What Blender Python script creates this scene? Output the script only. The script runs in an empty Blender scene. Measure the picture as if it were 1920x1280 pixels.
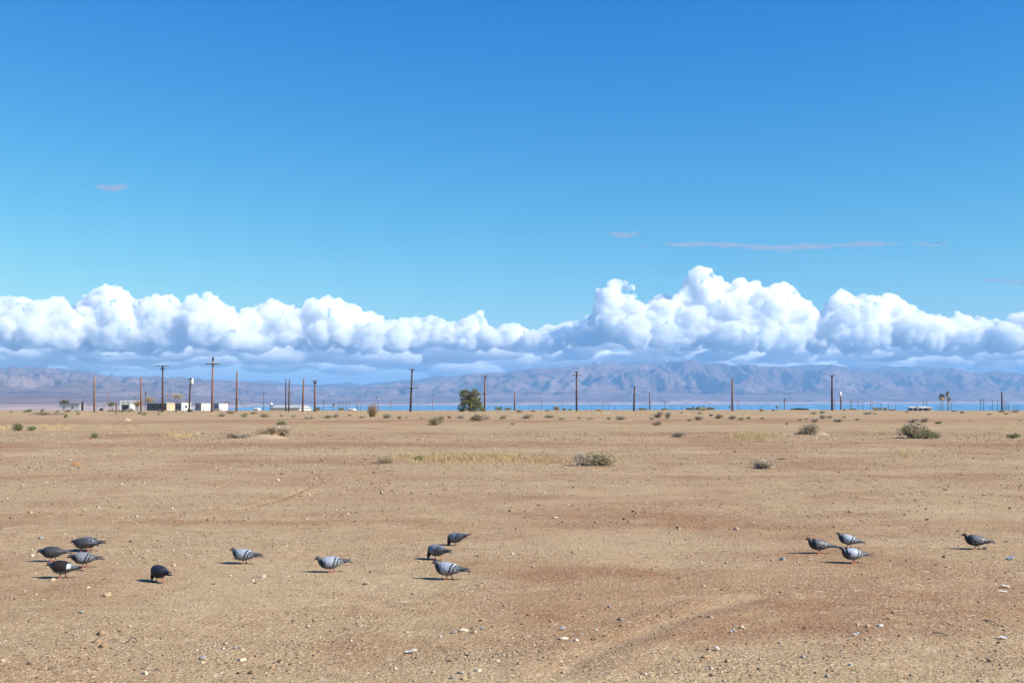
import bpy, bmesh, math, random
import numpy as np
from mathutils import Vector, Matrix, Euler

# ------------------------------------------------------------------ camera, sky, sun, exposure
scene = bpy.context.scene
COL = scene.collection
R = math.radians
EYE = 1.65                       # camera height over the gravel
FPX = 1920 * 40.0 / 36.0         # focal length in photo pixels
TILT = math.atan((752 - 640) / FPX)
ROLL = R(0.10)

cam_data = bpy.data.cameras.new('camera')
cam = bpy.data.objects.new('camera', cam_data)
COL.objects.link(cam)
cam_data.lens = 40.0
cam_data.sensor_width = 36.0
cam_data.clip_start = 0.1
cam_data.clip_end = 300000.0
cam.location = (0, 0, EYE)
cam.rotation_euler = (Matrix.Rotation(R(90) + TILT, 4, 'X') @ Matrix.Rotation(-ROLL, 4, 'Z')).to_euler()
scene.camera = cam
CAMROT = np.array((Matrix.Rotation(R(90) + TILT, 3, 'X') @ Matrix.Rotation(-ROLL, 3, 'Z')))

SUN_EL, SUN_AZ = R(37.0), R(112.0)          # azimuth clockwise from the viewing direction (+Y)
sun_from = Vector((math.sin(SUN_AZ) * math.cos(SUN_EL), math.cos(SUN_AZ) * math.cos(SUN_EL), math.sin(SUN_EL)))
sun_data = bpy.data.lights.new('sun', 'SUN')
sun_data.energy = 5.0
sun_data.angle = R(0.53)
sun_data.color = (1.0, 0.94, 0.83)
sun = bpy.data.objects.new('sun', sun_data)
sun.rotation_euler = sun_from.to_track_quat('Z', 'Y').to_euler()
COL.objects.link(sun)

world = bpy.data.worlds.new('World')
scene.world = world
world.use_nodes = True
wn, wl = world.node_tree.nodes, world.node_tree.links
wn.clear()
w_out = wn.new('ShaderNodeOutputWorld')
w_bg = wn.new('ShaderNodeBackground')
w_sky = wn.new('ShaderNodeTexSky')
w_sky.sky_type = 'NISHITA'
w_sky.sun_disc = False
w_sky.sun_elevation = SUN_EL
w_sky.sun_rotation = SUN_AZ
w_sky.altitude = 0.0
w_sky.air_density = 1.0
w_sky.dust_density = 0.0
w_sky.ozone_density = 8.0
# camera-like grading of the whole sky: a power and a gain for each channel, the same in every direction
w_sep = wn.new('ShaderNodeSeparateColor'); w_com = wn.new('ShaderNodeCombineColor')
wl.new(w_sky.outputs[0], w_sep.inputs[0])
def w_math(op, a, b):
    x = wn.new('ShaderNodeMath'); x.operation = op
    for s, v in zip(x.inputs, (a, b)):
        if hasattr(v, 'is_output'): wl.new(v, s)
        else: s.default_value = v
    return x.outputs[0]
w_r, w_g, w_b = (w_math('MULTIPLY', w_math('POWER', w_sep.outputs[i], g), k)
                 for i, (g, k) in enumerate(((2.0, 0.314), (1.43, 0.540), (0.60, 1.84))))
w_b = w_math('MAXIMUM', w_b, w_math('MULTIPLY', w_g, 1.04))
w_r = w_math('MINIMUM', w_math('MAXIMUM', w_math('SUBTRACT', w_r, 0.232), 0.0), w_math('MULTIPLY', w_g, 0.80))
for i, c in enumerate((w_r, w_g, w_b)): wl.new(c, w_com.inputs[i])
w_bg.inputs['Strength'].default_value = 0.078
wl.new(w_com.outputs[0], w_bg.inputs['Color'])
wl.new(w_bg.outputs[0], w_out.inputs[0])

scene.view_settings.view_transform = 'Standard'
scene.view_settings.look = 'None'
scene.view_settings.gamma = 1.0
scene.view_settings.exposure = 1.0
scene.view_settings.use_curve_mapping = False
scene.cycles.use_denoising = True
scene.cycles.max_bounces = 30
scene.cycles.diffuse_bounces = 3
scene.cycles.glossy_bounces = 2
scene.cycles.transmission_bounces = 4
scene.cycles.transparent_max_bounces = 16
scene.cycles.volume_bounces = 28
scene.cycles.use_adaptive_sampling = True

# ------------------------------------------------------------------ helpers: noise, pixels, meshes, materials
rng = np.random.default_rng(7)
random.seed(7)

def _hash(ix, iy, seed):
    h = (ix.astype(np.int64) * 374761393 + iy.astype(np.int64) * 668265263 + seed * 1442695041) & 0xFFFFFFFF
    h = ((h ^ (h >> 13)) * 1274126177) & 0xFFFFFFFF
    return (h ^ (h >> 16)) & 0xFFFFFFFF

def pnoise(x, y, seed=0):
    """gradient noise, about -1..1"""
    x = np.asarray(x, float); y = np.asarray(y, float)
    x, y = np.broadcast_arrays(x, y)
    ix, iy = np.floor(x), np.floor(y)
    fx, fy = x - ix, y - iy
    u = fx * fx * fx * (fx * (fx * 6 - 15) + 10); v = fy * fy * fy * (fy * (fy * 6 - 15) + 10)
    def g(dx, dy):
        a = _hash(ix + dx, iy + dy, seed) * (2 * np.pi / 4294967296.0)
        return np.cos(a) * (fx - dx) + np.sin(a) * (fy - dy)
    a = g(0, 0) * (1 - u) + g(1, 0) * u
    b = g(0, 1) * (1 - u) + g(1, 1) * u
    return (a * (1 - v) + b * v) * 1.5

def fbm(x, y, octv=4, seed=0, gain=0.5, lac=2.03):
    s, a, n = 0, 1.0, 0
    for i in range(octv):
        s = s + a * pnoise(x, y, seed + i * 17); n += a
        a *= gain; x = np.asarray(x) * lac + 11.3; y = np.asarray(y) * lac - 7.1
    return s / n

def ridged(x, y, octv=5, seed=0, gain=0.55, lac=2.05):
    s, a, n, w = 0, 1.0, 0, 1.0
    for i in range(octv):
        r = (1 - np.abs(pnoise(x, y, seed + i * 31))) ** 2 * w
        s = s + a * r; n += a
        w = np.clip(r * 1.6, 0, 1); a *= gain
        x = np.asarray(x) * lac + 3.7; y = np.asarray(y) * lac + 9.2
    return s / n

def sstep(a, b, x):
    t = np.clip((np.asarray(x, float) - a) / (b - a), 0, 1)
    return t * t * (3 - 2 * t)

def ray(px, py):
    v = CAMROT @ np.array(((px - 960) / FPX, (640 - py) / FPX, -1.0))
    return v / v[1]                    # unit depth: y = 1

def at(px, py, d):                     # the point d metres ahead that the photo shows at (px, py)
    v = ray(px, py)
    return Vector((v[0] * d, d, EYE + v[2] * d))

SEA = -25.0
def base_height(x, y):
    """large shape of the ground: flat gravel, a soft crest, then a long slope to the sea"""
    x = np.asarray(x, float); y = np.asarray(y, float)
    c = 196 - 0.10 * np.clip(x, -140, 140)
    t = np.clip(y - c, 0, None)
    rt = sstep(0.29, 0.36, x / np.maximum(y, 1.0)); t2 = np.clip(y - 172, 0, None)
    drop = 0.0138 * t * t / (t + 60) * (1 - rt) + 0.0089 * t2 * t2 / (t2 + 8) * rt
    z = -np.clip(drop, 0, 29) + 0.10 * fbm(x / 45, y / 30, 3, 5) * sstep(20, 70, y) * (1 - sstep(300, 800, y))
    return z

def ground_z(x, y):
    return float(base_height(np.array([x]), np.array([y]))[0]) + float(relief(np.array([x]), np.array([y]))[0])

TRACK = [(1045, 1262), (1085, 1235), (1135, 1212), (1190, 1188), (1240, 1168), (1300, 1148), (1365, 1128), (1430, 1116)]
def seg_dist(x, y, pts):
    best = np.full(np.shape(x), 1e9)
    for (ax, ay), (bx, by) in zip(pts[:-1], pts[1:]):
        dx, dy = bx - ax, by - ay
        t = np.clip(((x - ax) * dx + (y - ay) * dy) / (dx * dx + dy * dy), 0, 1)
        best = np.minimum(best, np.hypot(x - ax - t * dx, y - ay - t * dy))
    return best

def flat_at(px, py):
    v = ray(px, py); d = -EYE / v[2]
    return (v[0] * d, d)
track_pts = [flat_at(*p) for p in TRACK]
RUTS = [[flat_at(*p) for p in L] for L in (
    [(600, 905), (560, 922), (520, 938), (470, 952), (380, 962)],
    [(0, 968), (300, 972), (480, 978), (620, 985)],
    [(1250, 985), (1500, 992), (1920, 990)],
)]

PALES = [[flat_at(*q) for q in L] for L in ([(440, 968), (520, 955), (600, 946), (700, 940)], [(800, 972), (880, 962), (985, 958)], [(1620, 1245), (1690, 1218), (1790, 1206), (1900, 1200)], [(1420, 1160), (1560, 1142), (1700, 1136)], [(1150, 1130), (1300, 1118), (1480, 1112)], [(0, 1000), (200, 1004), (420, 1012)], [(960, 1110), (1100, 1098), (1220, 1096)], [(250, 985), (420, 998), (620, 1006)], [(700, 1180), (860, 1150), (1010, 1140)])]

def relief(x, y):
    """bumps of the gravel within a stone's throw"""
    x = np.asarray(x, float); y = np.asarray(y, float)
    near = 1 - sstep(60, 160, y)
    z = 0.030 * fbm(x / 2.6, y / 2.6, 3, 21) + 0.010 * fbm(x / 0.75, y / 0.75, 3, 22) * near
    z = z + 0.003 * np.maximum(0, ridged(x / 0.16, y / 0.16, 2, 23) - 0.35) * (1 - sstep(14, 45, y))
    d = seg_dist(x, y, track_pts)
    z = z - 0.014 * np.exp(-(d / 0.10) ** 2) + 0.010 * np.exp(-((d - 0.26) / 0.10) ** 2) * (0.6 + fbm(x / .4, y / .4, 2, 4))
    for r in RUTS:
        d = seg_dist(x, y, r)
        w = 0.07 + 0.03 * fbm(x / 1.3, y / 1.3, 2, 8)
        z = z - 0.012 * np.exp(-(d / w) ** 2) + 0.020 * np.exp(-((d - 2.2 * w) / w) ** 2) * (0.5 + fbm(x / .3, y / .3, 2, 3))
    return z

_D = np.exp(np.linspace(math.log(4.0), math.log(900.0), 420))
def on_ground(px, py):
    """where the ray through a photo pixel meets the ground"""
    v = ray(px, py)
    D = _D
    for _ in range(2):
        hit = np.nonzero(EYE + v[2] * D <= base_height(v[0] * D, D))[0]
        if len(hit) == 0: D = np.array([190.0]); break
        i = max(1, hit[0]); D = np.linspace(D[i - 1], D[i], 40)
        d = D[-1]
    d = float(D[np.argmax(EYE + v[2] * D <= base_height(v[0] * D, D))]) if len(D) > 1 else 190.0
    return Vector((v[0] * d, d, ground_z(v[0] * d, d)))

def new_mesh(name, verts, faces, mats=(), smooth=False, fmat=None):
    me = bpy.data.meshes.new(name)
    me.from_pydata([tuple(map(float, v)) for v in verts], [], faces)
    for m in (mats if isinstance(mats, (list, tuple)) else [mats]):
        me.materials.append(m)
    if fmat is not None: me.polygons.foreach_set('material_index', fmat)
    if smooth: me.polygons.foreach_set('use_smooth', [True] * len(me.polygons))
    me.update()
    return me

def np_mesh(name, V, F, mats=(), smooth=False):
    """fast mesh from arrays; F is (n,3) or (n,4)"""
    me = bpy.data.meshes.new(name)
    k = F.shape[1]
    me.vertices.add(len(V)); me.vertices.foreach_set('co', V.astype(np.float32).ravel())
    me.loops.add(F.size); me.loops.foreach_set('vertex_index', F.astype(np.int32).ravel())
    me.polygons.add(len(F)); me.polygons.foreach_set('loop_start', np.arange(0, F.size, k, dtype=np.int32))
    me.polygons.foreach_set('loop_total', np.full(len(F), k, dtype=np.int32))
    if smooth: me.polygons.foreach_set('use_smooth', np.ones(len(F), dtype=bool))
    for m in (mats if isinstance(mats, (list, tuple)) else [mats]):
        me.materials.append(m)
    me.update(calc_edges=True); me.validate()
    return me

def grid_faces(nr, nc):
    i = np.arange((nr - 1) * (nc - 1)); r, c = i // (nc - 1), i % (nc - 1)
    a = r * nc + c
    return np.stack([a, a + 1, a + nc + 1, a + nc], 1)

def color_attr(me, name, rgb):
    at_ = me.color_attributes.new(name, 'FLOAT_COLOR', 'POINT')
    d = np.ones((len(me.vertices), 4), np.float32); d[:, :rgb.shape[1]] = rgb
    at_.data.foreach_set('color', d.ravel())

def link(name, me, parent=None, loc=None, rot=None, scale=None):
    o = bpy.data.objects.new(name, me)
    COL.objects.link(o)
    if parent is not None: o.parent = parent
    if loc is not None: o.location = loc
    if rot is not None: o.rotation_euler = rot
    if scale is not None: o.scale = scale
    return o

def tag(o, label=None, cat=None, group=None, kind=None):
    if label: o['label'] = label
    if cat: o['category'] = cat
    if group: o['group'] = group
    if kind: o['kind'] = kind
    return o

def thing(name, label, cat, loc=(0, 0, 0), rot=(0, 0, 0), group=None):
    o = bpy.data.objects.new(name, None)
    COL.objects.link(o)
    o.empty_display_size = 0.2
    o.location = loc; o.rotation_euler = rot
    return tag(o, label, cat, group)

class MB:
    """collects boxes, tubes and patches and links them as one mesh"""
    def __init__(s): s.v, s.f, s.m = [], [], []
    def add(s, V, F, m=0):
        n = len(s.v); s.v += [tuple(p) for p in V]
        s.f += [tuple(i + n for i in f) for f in F]; s.m += [m] * len(F)
        return s
    def box(s, x0, x1, y0, y1, z0, z1, m=0):
        V = [(x, y, z) for z in (z0, z1) for y in (y0, y1) for x in (x0, x1)]
        return s.add(V, [(0, 2, 3, 1), (4, 5, 7, 6), (0, 1, 5, 4), (2, 6, 7, 3), (0, 4, 6, 2), (1, 3, 7, 5)], m)
    def tube(s, pts, radii, n=8, m=0, caps=True):
        pts = [Vector(p) for p in pts]; V, F = [], []
        up = Vector((0, 0, 1))
        for i, p in enumerate(pts):
            t = (pts[min(i + 1, len(pts) - 1)] - pts[max(i - 1, 0)]).normalized()
            a = t.cross(up if abs(t.z) < 0.95 else Vector((1, 0, 0))).normalized(); b = t.cross(a)
            r = radii[i] if isinstance(radii, (list, tuple)) else radii
            for k in range(n):
                w = 2 * math.pi * k / n
                V.append(p + (a * math.cos(w) + b * math.sin(w)) * r)
        for i in range(len(pts) - 1):
            for k in range(n):
                F.append((i * n + k, i * n + (k + 1) % n, (i + 1) * n + (k + 1) % n, (i + 1) * n + k))
        if caps:
            F.append(tuple(range(n))[::-1]); F.append(tuple((len(pts) - 1) * n + k for k in range(n)))
        return s.add(V, F, m)
    def mesh(s, name, mats, smooth=False):
        return new_mesh(name, s.v, s.f, mats, smooth, s.m if isinstance(mats, (list, tuple)) and len(mats) > 1 else None)
    def build(s, name, mats, parent=None, smooth=False, **k):
        return link(name, s.mesh(name, mats, smooth), parent, **k)

MAT = {}
def material(name, color=(0.5, 0.5, 0.5), rough=0.8, var=0.0, scale=4.0, bump=0.0, spec=0.3, stretch=None, dark=None, metal=0.0):
    """principled material whose colour wanders between color*(1-var) and color*(1+var), or towards `dark`"""
    m = bpy.data.materials.new(name); MAT[name] = m
    m.use_nodes = True
    n, l = m.node_tree.nodes, m.node_tree.links
    b = n['Principled BSDF']
    b.inputs['Base Color'].default_value = (*color, 1)
    b.inputs['Roughness'].default_value = rough
    b.inputs['Specular IOR Level'].default_value = spec
    b.inputs['Metallic'].default_value = metal
    if var or bump or dark:
        tc = n.new('ShaderNodeTexCoord'); mp = n.new('ShaderNodeMapping')
        if stretch: mp.inputs['Scale'].default_value = stretch
        nz = n.new('ShaderNodeTexNoise'); nz.inputs['Scale'].default_value = scale; nz.inputs['Detail'].default_value = 5
        nz.inputs['Roughness'].default_value = 0.65
        l.new(tc.outputs['Object'], mp.inputs[0]); l.new(mp.outputs[0], nz.inputs['Vector'])
        rp = n.new('ShaderNodeValToRGB')
        lo = dark if dark else tuple(c * (1 - var) for c in color)
        hi = tuple(min(1, c * (1 + var)) for c in color)
        rp.color_ramp.elements[0].position = 0.32; rp.color_ramp.elements[0].color = (*lo, 1)
        rp.color_ramp.elements[1].position = 0.66; rp.color_ramp.elements[1].color = (*hi, 1)
        l.new(nz.outputs['Fac'], rp.inputs[0]); l.new(rp.outputs[0], b.inputs['Base Color'])
        if bump:
            bp = n.new('ShaderNodeBump'); bp.inputs['Strength'].default_value = bump; bp.inputs['Distance'].default_value = 0.02
            l.new(nz.outputs['Fac'], bp.inputs['Height']); l.new(bp.outputs[0], b.inputs['Normal'])
    return m

# ------------------------------------------------------------------ ground sheet
def soil_masks(x, y):
    """what the soil is like: red earth, pale dust, coarse gravel (0..1 each), from where it lies"""
    red = 0.60 * sstep(0.0, 0.38, fbm(x / 5.5, y / 7.0, 5, 61)) + 0.50 * sstep(0.0, 0.42, fbm(x / 1.6, y / 1.5, 4, 62))
    wob = 1 + 0.05 * fbm(x / 14, y / 60, 3, 63) + 0.02 * fbm(x / 3, y / 9, 2, 64)
    yy = y * wob
    br = 1.0 + 0.7 * fbm(x / 9, y / 12, 3, 65)
    def band(c, w): return np.exp(-((yy - c) / w) ** 2)
    # old graded strips of red earth running across the lot
    red = red + np.clip(br, 0, 1.2) * (0.95 * band(43.5, 2.6) + 0.9 * band(95, 9) + 0.45 * band(57, 4) + 0.30 * band(34, 3.0) + 0.40 * band(15.4, .35) + 0.35 * band(16.6, .3) + .3 * band(25, 1.2))
    for r in RUTS:
        red = red + 0.55 * np.clip(0.45 + 1.1 * fbm(x / 0.7, y / 0.7, 3, 75), 0, 1) * np.exp(-(seg_dist(x + 0.25 * fbm(x / .9, y / .9, 2, 76), y + 0.25 * fbm(x / .9, y / .9, 2, 77), r) / 0.20) ** 2)
    rt = sstep(1.2, 3.5, x) * band(9.4, 0.9) + sstep(2.5, 5, x) * band(7.6, .5)
    red = red + rt * (0.22 + 0.5 * fbm(x / 0.8, y / 0.4, 3, 66))
    dt = seg_dist(x, y, track_pts)
    dt = dt + 0.16 * fbm(x / .5, y / .5, 3, 78)
    pale = 0.75 * np.clip(0.55 + 1.1 * fbm(x / .8, y / .8, 3, 79), 0, 1) * np.exp(-(np.clip(dt, 0, None) / 0.075) ** 2) + 0.65 * sstep(0.02, 0.40, fbm(x / 4.0, y / 2.5, 5, 67)) + 0.4 * sstep(0.0, 0.5, fbm(x / 13.0, y / 6.0, 4, 73)) * sstep(16, 30, y) + 0.3 * band(37, 2.5)
    for L in PALES:
        pale = pale + 0.7 * np.clip(0.4 + 1.3 * fbm(x / .6, y / .6, 3, 95), 0, 1) * np.exp(-(seg_dist(x + .12 * fbm(x / .7, y / .7, 2, 96), y, L) / (.05 + .006 * y)) ** 2)
    gravel = 0.35 + 0.5 * sstep(-0.35, 0.45, fbm(x / 2.2, y / 2.0, 4, 68))
    grey = 0.9 * sstep(0.05, 0.40, fbm(x / 3.1, y / 2.6, 5, 91))
    gravel = np.maximum(gravel, grey) * (1 - 0.7 * np.clip(pale, 0, 1)) * (1 - 0.5 * np.clip(red, 0, 1))
    straw = sstep(60, 75, y) * sstep(0.0, 0.5, fbm(x / 16, y / 10, 3, 69)) * 0.8 + 0.5 * sstep(110, 130, y) * sstep(-.2, .4, fbm(x / 25, y / 15, 3, 70))
    return np.clip(red, 0, 1), np.clip(pale, 0, 1), np.clip(gravel, 0, 1), np.clip(straw, 0, 1)

def build_ground():
    inner_rows = np.exp(np.linspace(math.log(5.2), math.log(330), 700))
    rows = np.concatenate([[-30000, -8000, -1500, -300, -60, -10, 0, 2.5, 4.2], inner_rows,
                           np.exp(np.linspace(math.log(345), math.log(3200), 60)), [4200, 7000, 15000, 30000]])
    u = np.linspace(-1, 1, 430)
    fan = np.concatenate([[-1, -1, -1, -1], u, [1, 1, 1, 1]])
    extra = np.concatenate([[-30000, -6000, -900, -120], np.zeros(430), [120, 900, 6000, 30000]])
    half = np.clip(rows, 4.5, 3500) * 0.53 + 1.2
    X = np.clip(half[:, None] * fan[None, :] + extra[None, :], -30000, 30000)
    Y = np.repeat(rows[:, None], X.shape[1], 1)
    Z = base_height(X, Y) + relief(X, Y) * (1 - sstep(300, 600, Y))
    V = np.stack([X, Y, Z], -1).reshape(-1, 3)
    me = np_mesh('ground', V, grid_faces(*X.shape), mat_ground(), True)
    color_attr(me, 'soil', np.stack([a.ravel() for a in soil_masks(X, Y)], 1))
    return tag(link('ground', me), kind='structure')

def mat_ground():
    m = bpy.data.materials.new('desert_gravel'); m.use_nodes = True
    n, l = m.node_tree.nodes, m.node_tree.links
    b = n['Principled BSDF']; b.inputs['Roughness'].default_value = 0.95; b.inputs['Specular IOR Level'].default_value = 0.12
    tc = n.new('ShaderNodeTexCoord')
    at_ = n.new('ShaderNodeVertexColor'); at_.layer_name = 'soil'
    sp = n.new('ShaderNodeSeparateColor'); l.new(at_.outputs['Color'], sp.inputs[0])
    def noise(scale, detail=4, rough=0.6, st=(1, 1, 1)):
        mp = n.new('ShaderNodeMapping'); mp.inputs['Scale'].default_value = st
        z = n.new('ShaderNodeTexNoise'); z.inputs['Scale'].default_value = scale; z.inputs['Detail'].default_value = detail; z.inputs['Roughness'].default_value = rough
        l.new(tc.outputs['Object'], mp.inputs[0]); l.new(mp.outputs[0], z.inputs['Vector']); return z.outputs['Fac']
    def voro(scale, feature='F1'):
        z = n.new('ShaderNodeTexVoronoi'); z.inputs['Scale'].default_value = scale; z.feature = feature
        l.new(tc.outputs['Object'], z.inputs['Vector']); return z
    def mix(f, a, bb, mode='MIX'):
        x = n.new('ShaderNodeMix'); x.data_type = 'RGBA'; x.blend_type = mode
        for s, v in ((x.inputs[0], f), (x.inputs[6], a), (x.inputs[7], bb)):
            if hasattr(v, 'is_output'): l.new(v, s)
            elif isinstance(v, (int, float)): s.default_value = v
            else: s.default_value = (*v, 1)
        return x.outputs[2]
    def ramp(f, stops):
        r = n.new('ShaderNodeValToRGB'); e = r.color_ramp.elements
        while len(e) < len(stops): e.new(0.5)
        for i, (p, c) in enumerate(stops): e[i].position = p; e[i].color = (*c, 1) if not isinstance(c, (int, float)) else (c, c, c, 1)
        l.new(f, r.inputs[0]); return r.outputs[0]
    def math_(op, a, bb=None):
        x = n.new('ShaderNodeMath'); x.operation = op; x.use_clamp = op in ('MULTIPLY', 'ADD') and False
        for s, v in zip(x.inputs, (a, bb)):
            if v is None: continue
            if hasattr(v, 'is_output'): l.new(v, s)
            else: s.default_value = v
        return x.outputs[0]
    dirt = ramp(noise(3.0, 8, 0.7), [(0.28, (0.231, 0.154, 0.075)), (0.5, (0.313, 0.218, 0.119)), (0.75, (0.386, 0.283, 0.161))])
    red = ramp(noise(5.0, 6, 0.7), [(0.3, (0.171, 0.080, 0.037)), (0.7, (0.273, 0.148, 0.077))])
    pale = ramp(noise(6.0, 5, 0.6), [(0.3, (0.339, 0.249, 0.142)), (0.7, (0.419, 0.322, 0.196))])
    c = mix(math_('MULTIPLY', sp.outputs[0], 0.95), dirt, red)
    c = mix(math_('MULTIPLY', sp.outputs[1], 0.7), c, pale)
    # grains and small stones, each cell its own tint
    for scale, amt in ((9, .55), (26, 0.95), (60, 0.95), (105, .8)):
        v = voro(scale)
        hs = n.new('ShaderNodeSeparateColor'); l.new(v.outputs['Color'], hs.inputs[0])
        tint = ramp(hs.outputs[0], [(0.0, (0.071, 0.048, 0.031)), (0.25, (0.196, 0.125, 0.075)), (0.55, (0.330, 0.228, 0.132)), (0.8, (0.456, 0.336, 0.215)), (1.0, (0.589, 0.479, 0.355))])
        stone = ramp(v.outputs['Distance'], [(0.30, 1.0), (0.46, 0.0)])
        pick = ramp(hs.outputs[1], [(0.35 if scale > 10 else .72, 0.0), (0.5 if scale > 10 else .8, 1.0)])
        fac = math_('MULTIPLY', math_('MULTIPLY', stone, pick), math_('MULTIPLY', math_('ADD', sp.outputs[2], 0.30), amt))
        c = mix(fac, c, tint)
    # dry straw litter where grass has died back
    sa = n.new('ShaderNodeMath'); sa.operation = 'MULTIPLY'; l.new(at_.outputs['Alpha'], sa.inputs[0])
    l.new(ramp(noise(1.3, 6, 0.7, (1, 1, 1)), [(0.42, 0.0), (0.62, 0.75)]), sa.inputs[1])
    c = mix(sa.outputs[0], c, (0.42, 0.315, 0.16))
    l.new(c, b.inputs['Base Color'])
    h = math_('ADD', math_('MULTIPLY', voro(26).outputs['Distance'], -0.9), math_('MULTIPLY', voro(60).outputs['Distance'], -0.5))
    h = math_('ADD', h, math_('MULTIPLY', noise(20, 6, 0.8), 0.8))
    bp = n.new('ShaderNodeBump'); bp.inputs['Strength'].default_value = 0.75; bp.inputs['Distance'].default_value = 0.011
    l.new(h, bp.inputs['Height']); l.new(bp.outputs[0], b.inputs['Normal'])
    return m
build_ground()

# ------------------------------------------------------------------ sea
def build_sea():
    m = bpy.data.materials.new('sea_water'); m.use_nodes = True
    n, l = m.node_tree.nodes, m.node_tree.links
    b = n['Principled BSDF']
    b.inputs['Roughness'].default_value = 0.28; b.inputs['IOR'].default_value = 1.33
    tc = n.new('ShaderNodeTexCoord'); mp = n.new('ShaderNodeMapping'); mp.inputs['Scale'].default_value = (0.00025, 0.0011, 1)
    nz = n.new('ShaderNodeTexNoise'); nz.inputs['Scale'].default_value = 1.0; nz.inputs['Detail'].default_value = 5
    l.new(tc.outputs['Object'], mp.inputs[0]); l.new(mp.outputs[0], nz.inputs['Vector'])
    rp = n.new('ShaderNodeValToRGB')
    rp.color_ramp.elements[0].position = 0.35; rp.color_ramp.elements[0].color = (0.02, 0.125, 0.235, 1)
    rp.color_ramp.elements[1].position = 0.65; rp.color_ramp.elements[1].color = (0.10, 0.25, 0.37, 1)
    l.new(nz.outputs['Fac'], rp.inputs[0]); l.new(rp.outputs[0], b.inputs['Base Color'])
    mp2 = n.new('ShaderNodeMapping'); mp2.inputs['Scale'].default_value = (0.25, 0.5, 1)
    wz = n.new('ShaderNodeTexNoise'); wz.inputs['Scale'].default_value = 1.0; wz.inputs['Detail'].default_value = 3
    l.new(tc.outputs['Object'], mp2.inputs[0]); l.new(mp2.outputs[0], wz.inputs['Vector'])
    bp = n.new('ShaderNodeBump'); bp.inputs['Strength'].default_value = 0.8; bp.inputs['Distance'].default_value = 0.5
    l.new(wz.outputs['Fac'], bp.inputs['Height']); l.new(bp.outputs[0], b.inputs['Normal'])
    me = new_mesh('sea', [(-29000, 1500, SEA), (29000, 1500, SEA), (29000, 29000, SEA), (-29000, 29000, SEA)], [(0, 1, 2, 3)], m)
    return tag(link('sea', me), kind='structure')
build_sea()

# ------------------------------------------------------------------ mountains across the water
def mat_rock(name, c0, c1, c2):
    m = bpy.data.materials.new(name); m.use_nodes = True
    n, l = m.node_tree.nodes, m.node_tree.links
    b = n['Principled BSDF']; b.inputs['Roughness'].default_value = 1.0; b.inputs['Specular IOR Level'].default_value = 0.0
    tc = n.new('ShaderNodeTexCoord')
    nz = n.new('ShaderNodeTexNoise'); nz.inputs['Scale'].default_value = 0.0016; nz.inputs['Detail'].default_value = 8; nz.inputs['Roughness'].default_value = 0.65
    l.new(tc.outputs['Object'], nz.inputs['Vector'])
    rp = n.new('ShaderNodeValToRGB'); e = rp.color_ramp.elements; e.new(0.5)
    for i, (p, c) in enumerate(((0.35, c0), (0.5, c1), (0.66, c2))): e[i].position = p; e[i].color = (*c, 1)
    l.new(nz.outputs['Fac'], rp.inputs[0])
    fz = n.new('ShaderNodeTexNoise'); fz.noise_type = 'RIDGED_MULTIFRACTAL'; fz.inputs['Scale'].default_value = 0.006; fz.inputs['Detail'].default_value = 6
    l.new(tc.outputs['Object'], fz.inputs['Vector'])
    bp = n.new('ShaderNodeBump'); bp.inputs['Strength'].default_value = 0.8; bp.inputs['Distance'].default_value = 85.0
    l.new(fz.outputs['Fac'], bp.inputs['Height']); l.new(bp.outputs[0], b.inputs['Normal'])
    at_ = n.new('ShaderNodeVertexColor'); at_.layer_name = 'fan'
    mx = n.new('ShaderNodeMix'); mx.data_type = 'RGBA'
    sp = n.new('ShaderNodeSeparateColor'); l.new(at_.outputs['Color'], sp.inputs[0])
    l.new(sp.outputs[0], mx.inputs[0]); l.new(rp.outputs[0], mx.inputs[6]); mx.inputs[7].default_value = (0.42, 0.30, 0.235, 1)
    l.new(mx.outputs[2], b.inputs['Base Color'])
    return m

def profile(pts):
    xs = np.array([p[0] for p in pts], float); ys = np.array([p[1] for p in pts], float)
    return lambda px: np.interp(px, xs, ys)

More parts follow.
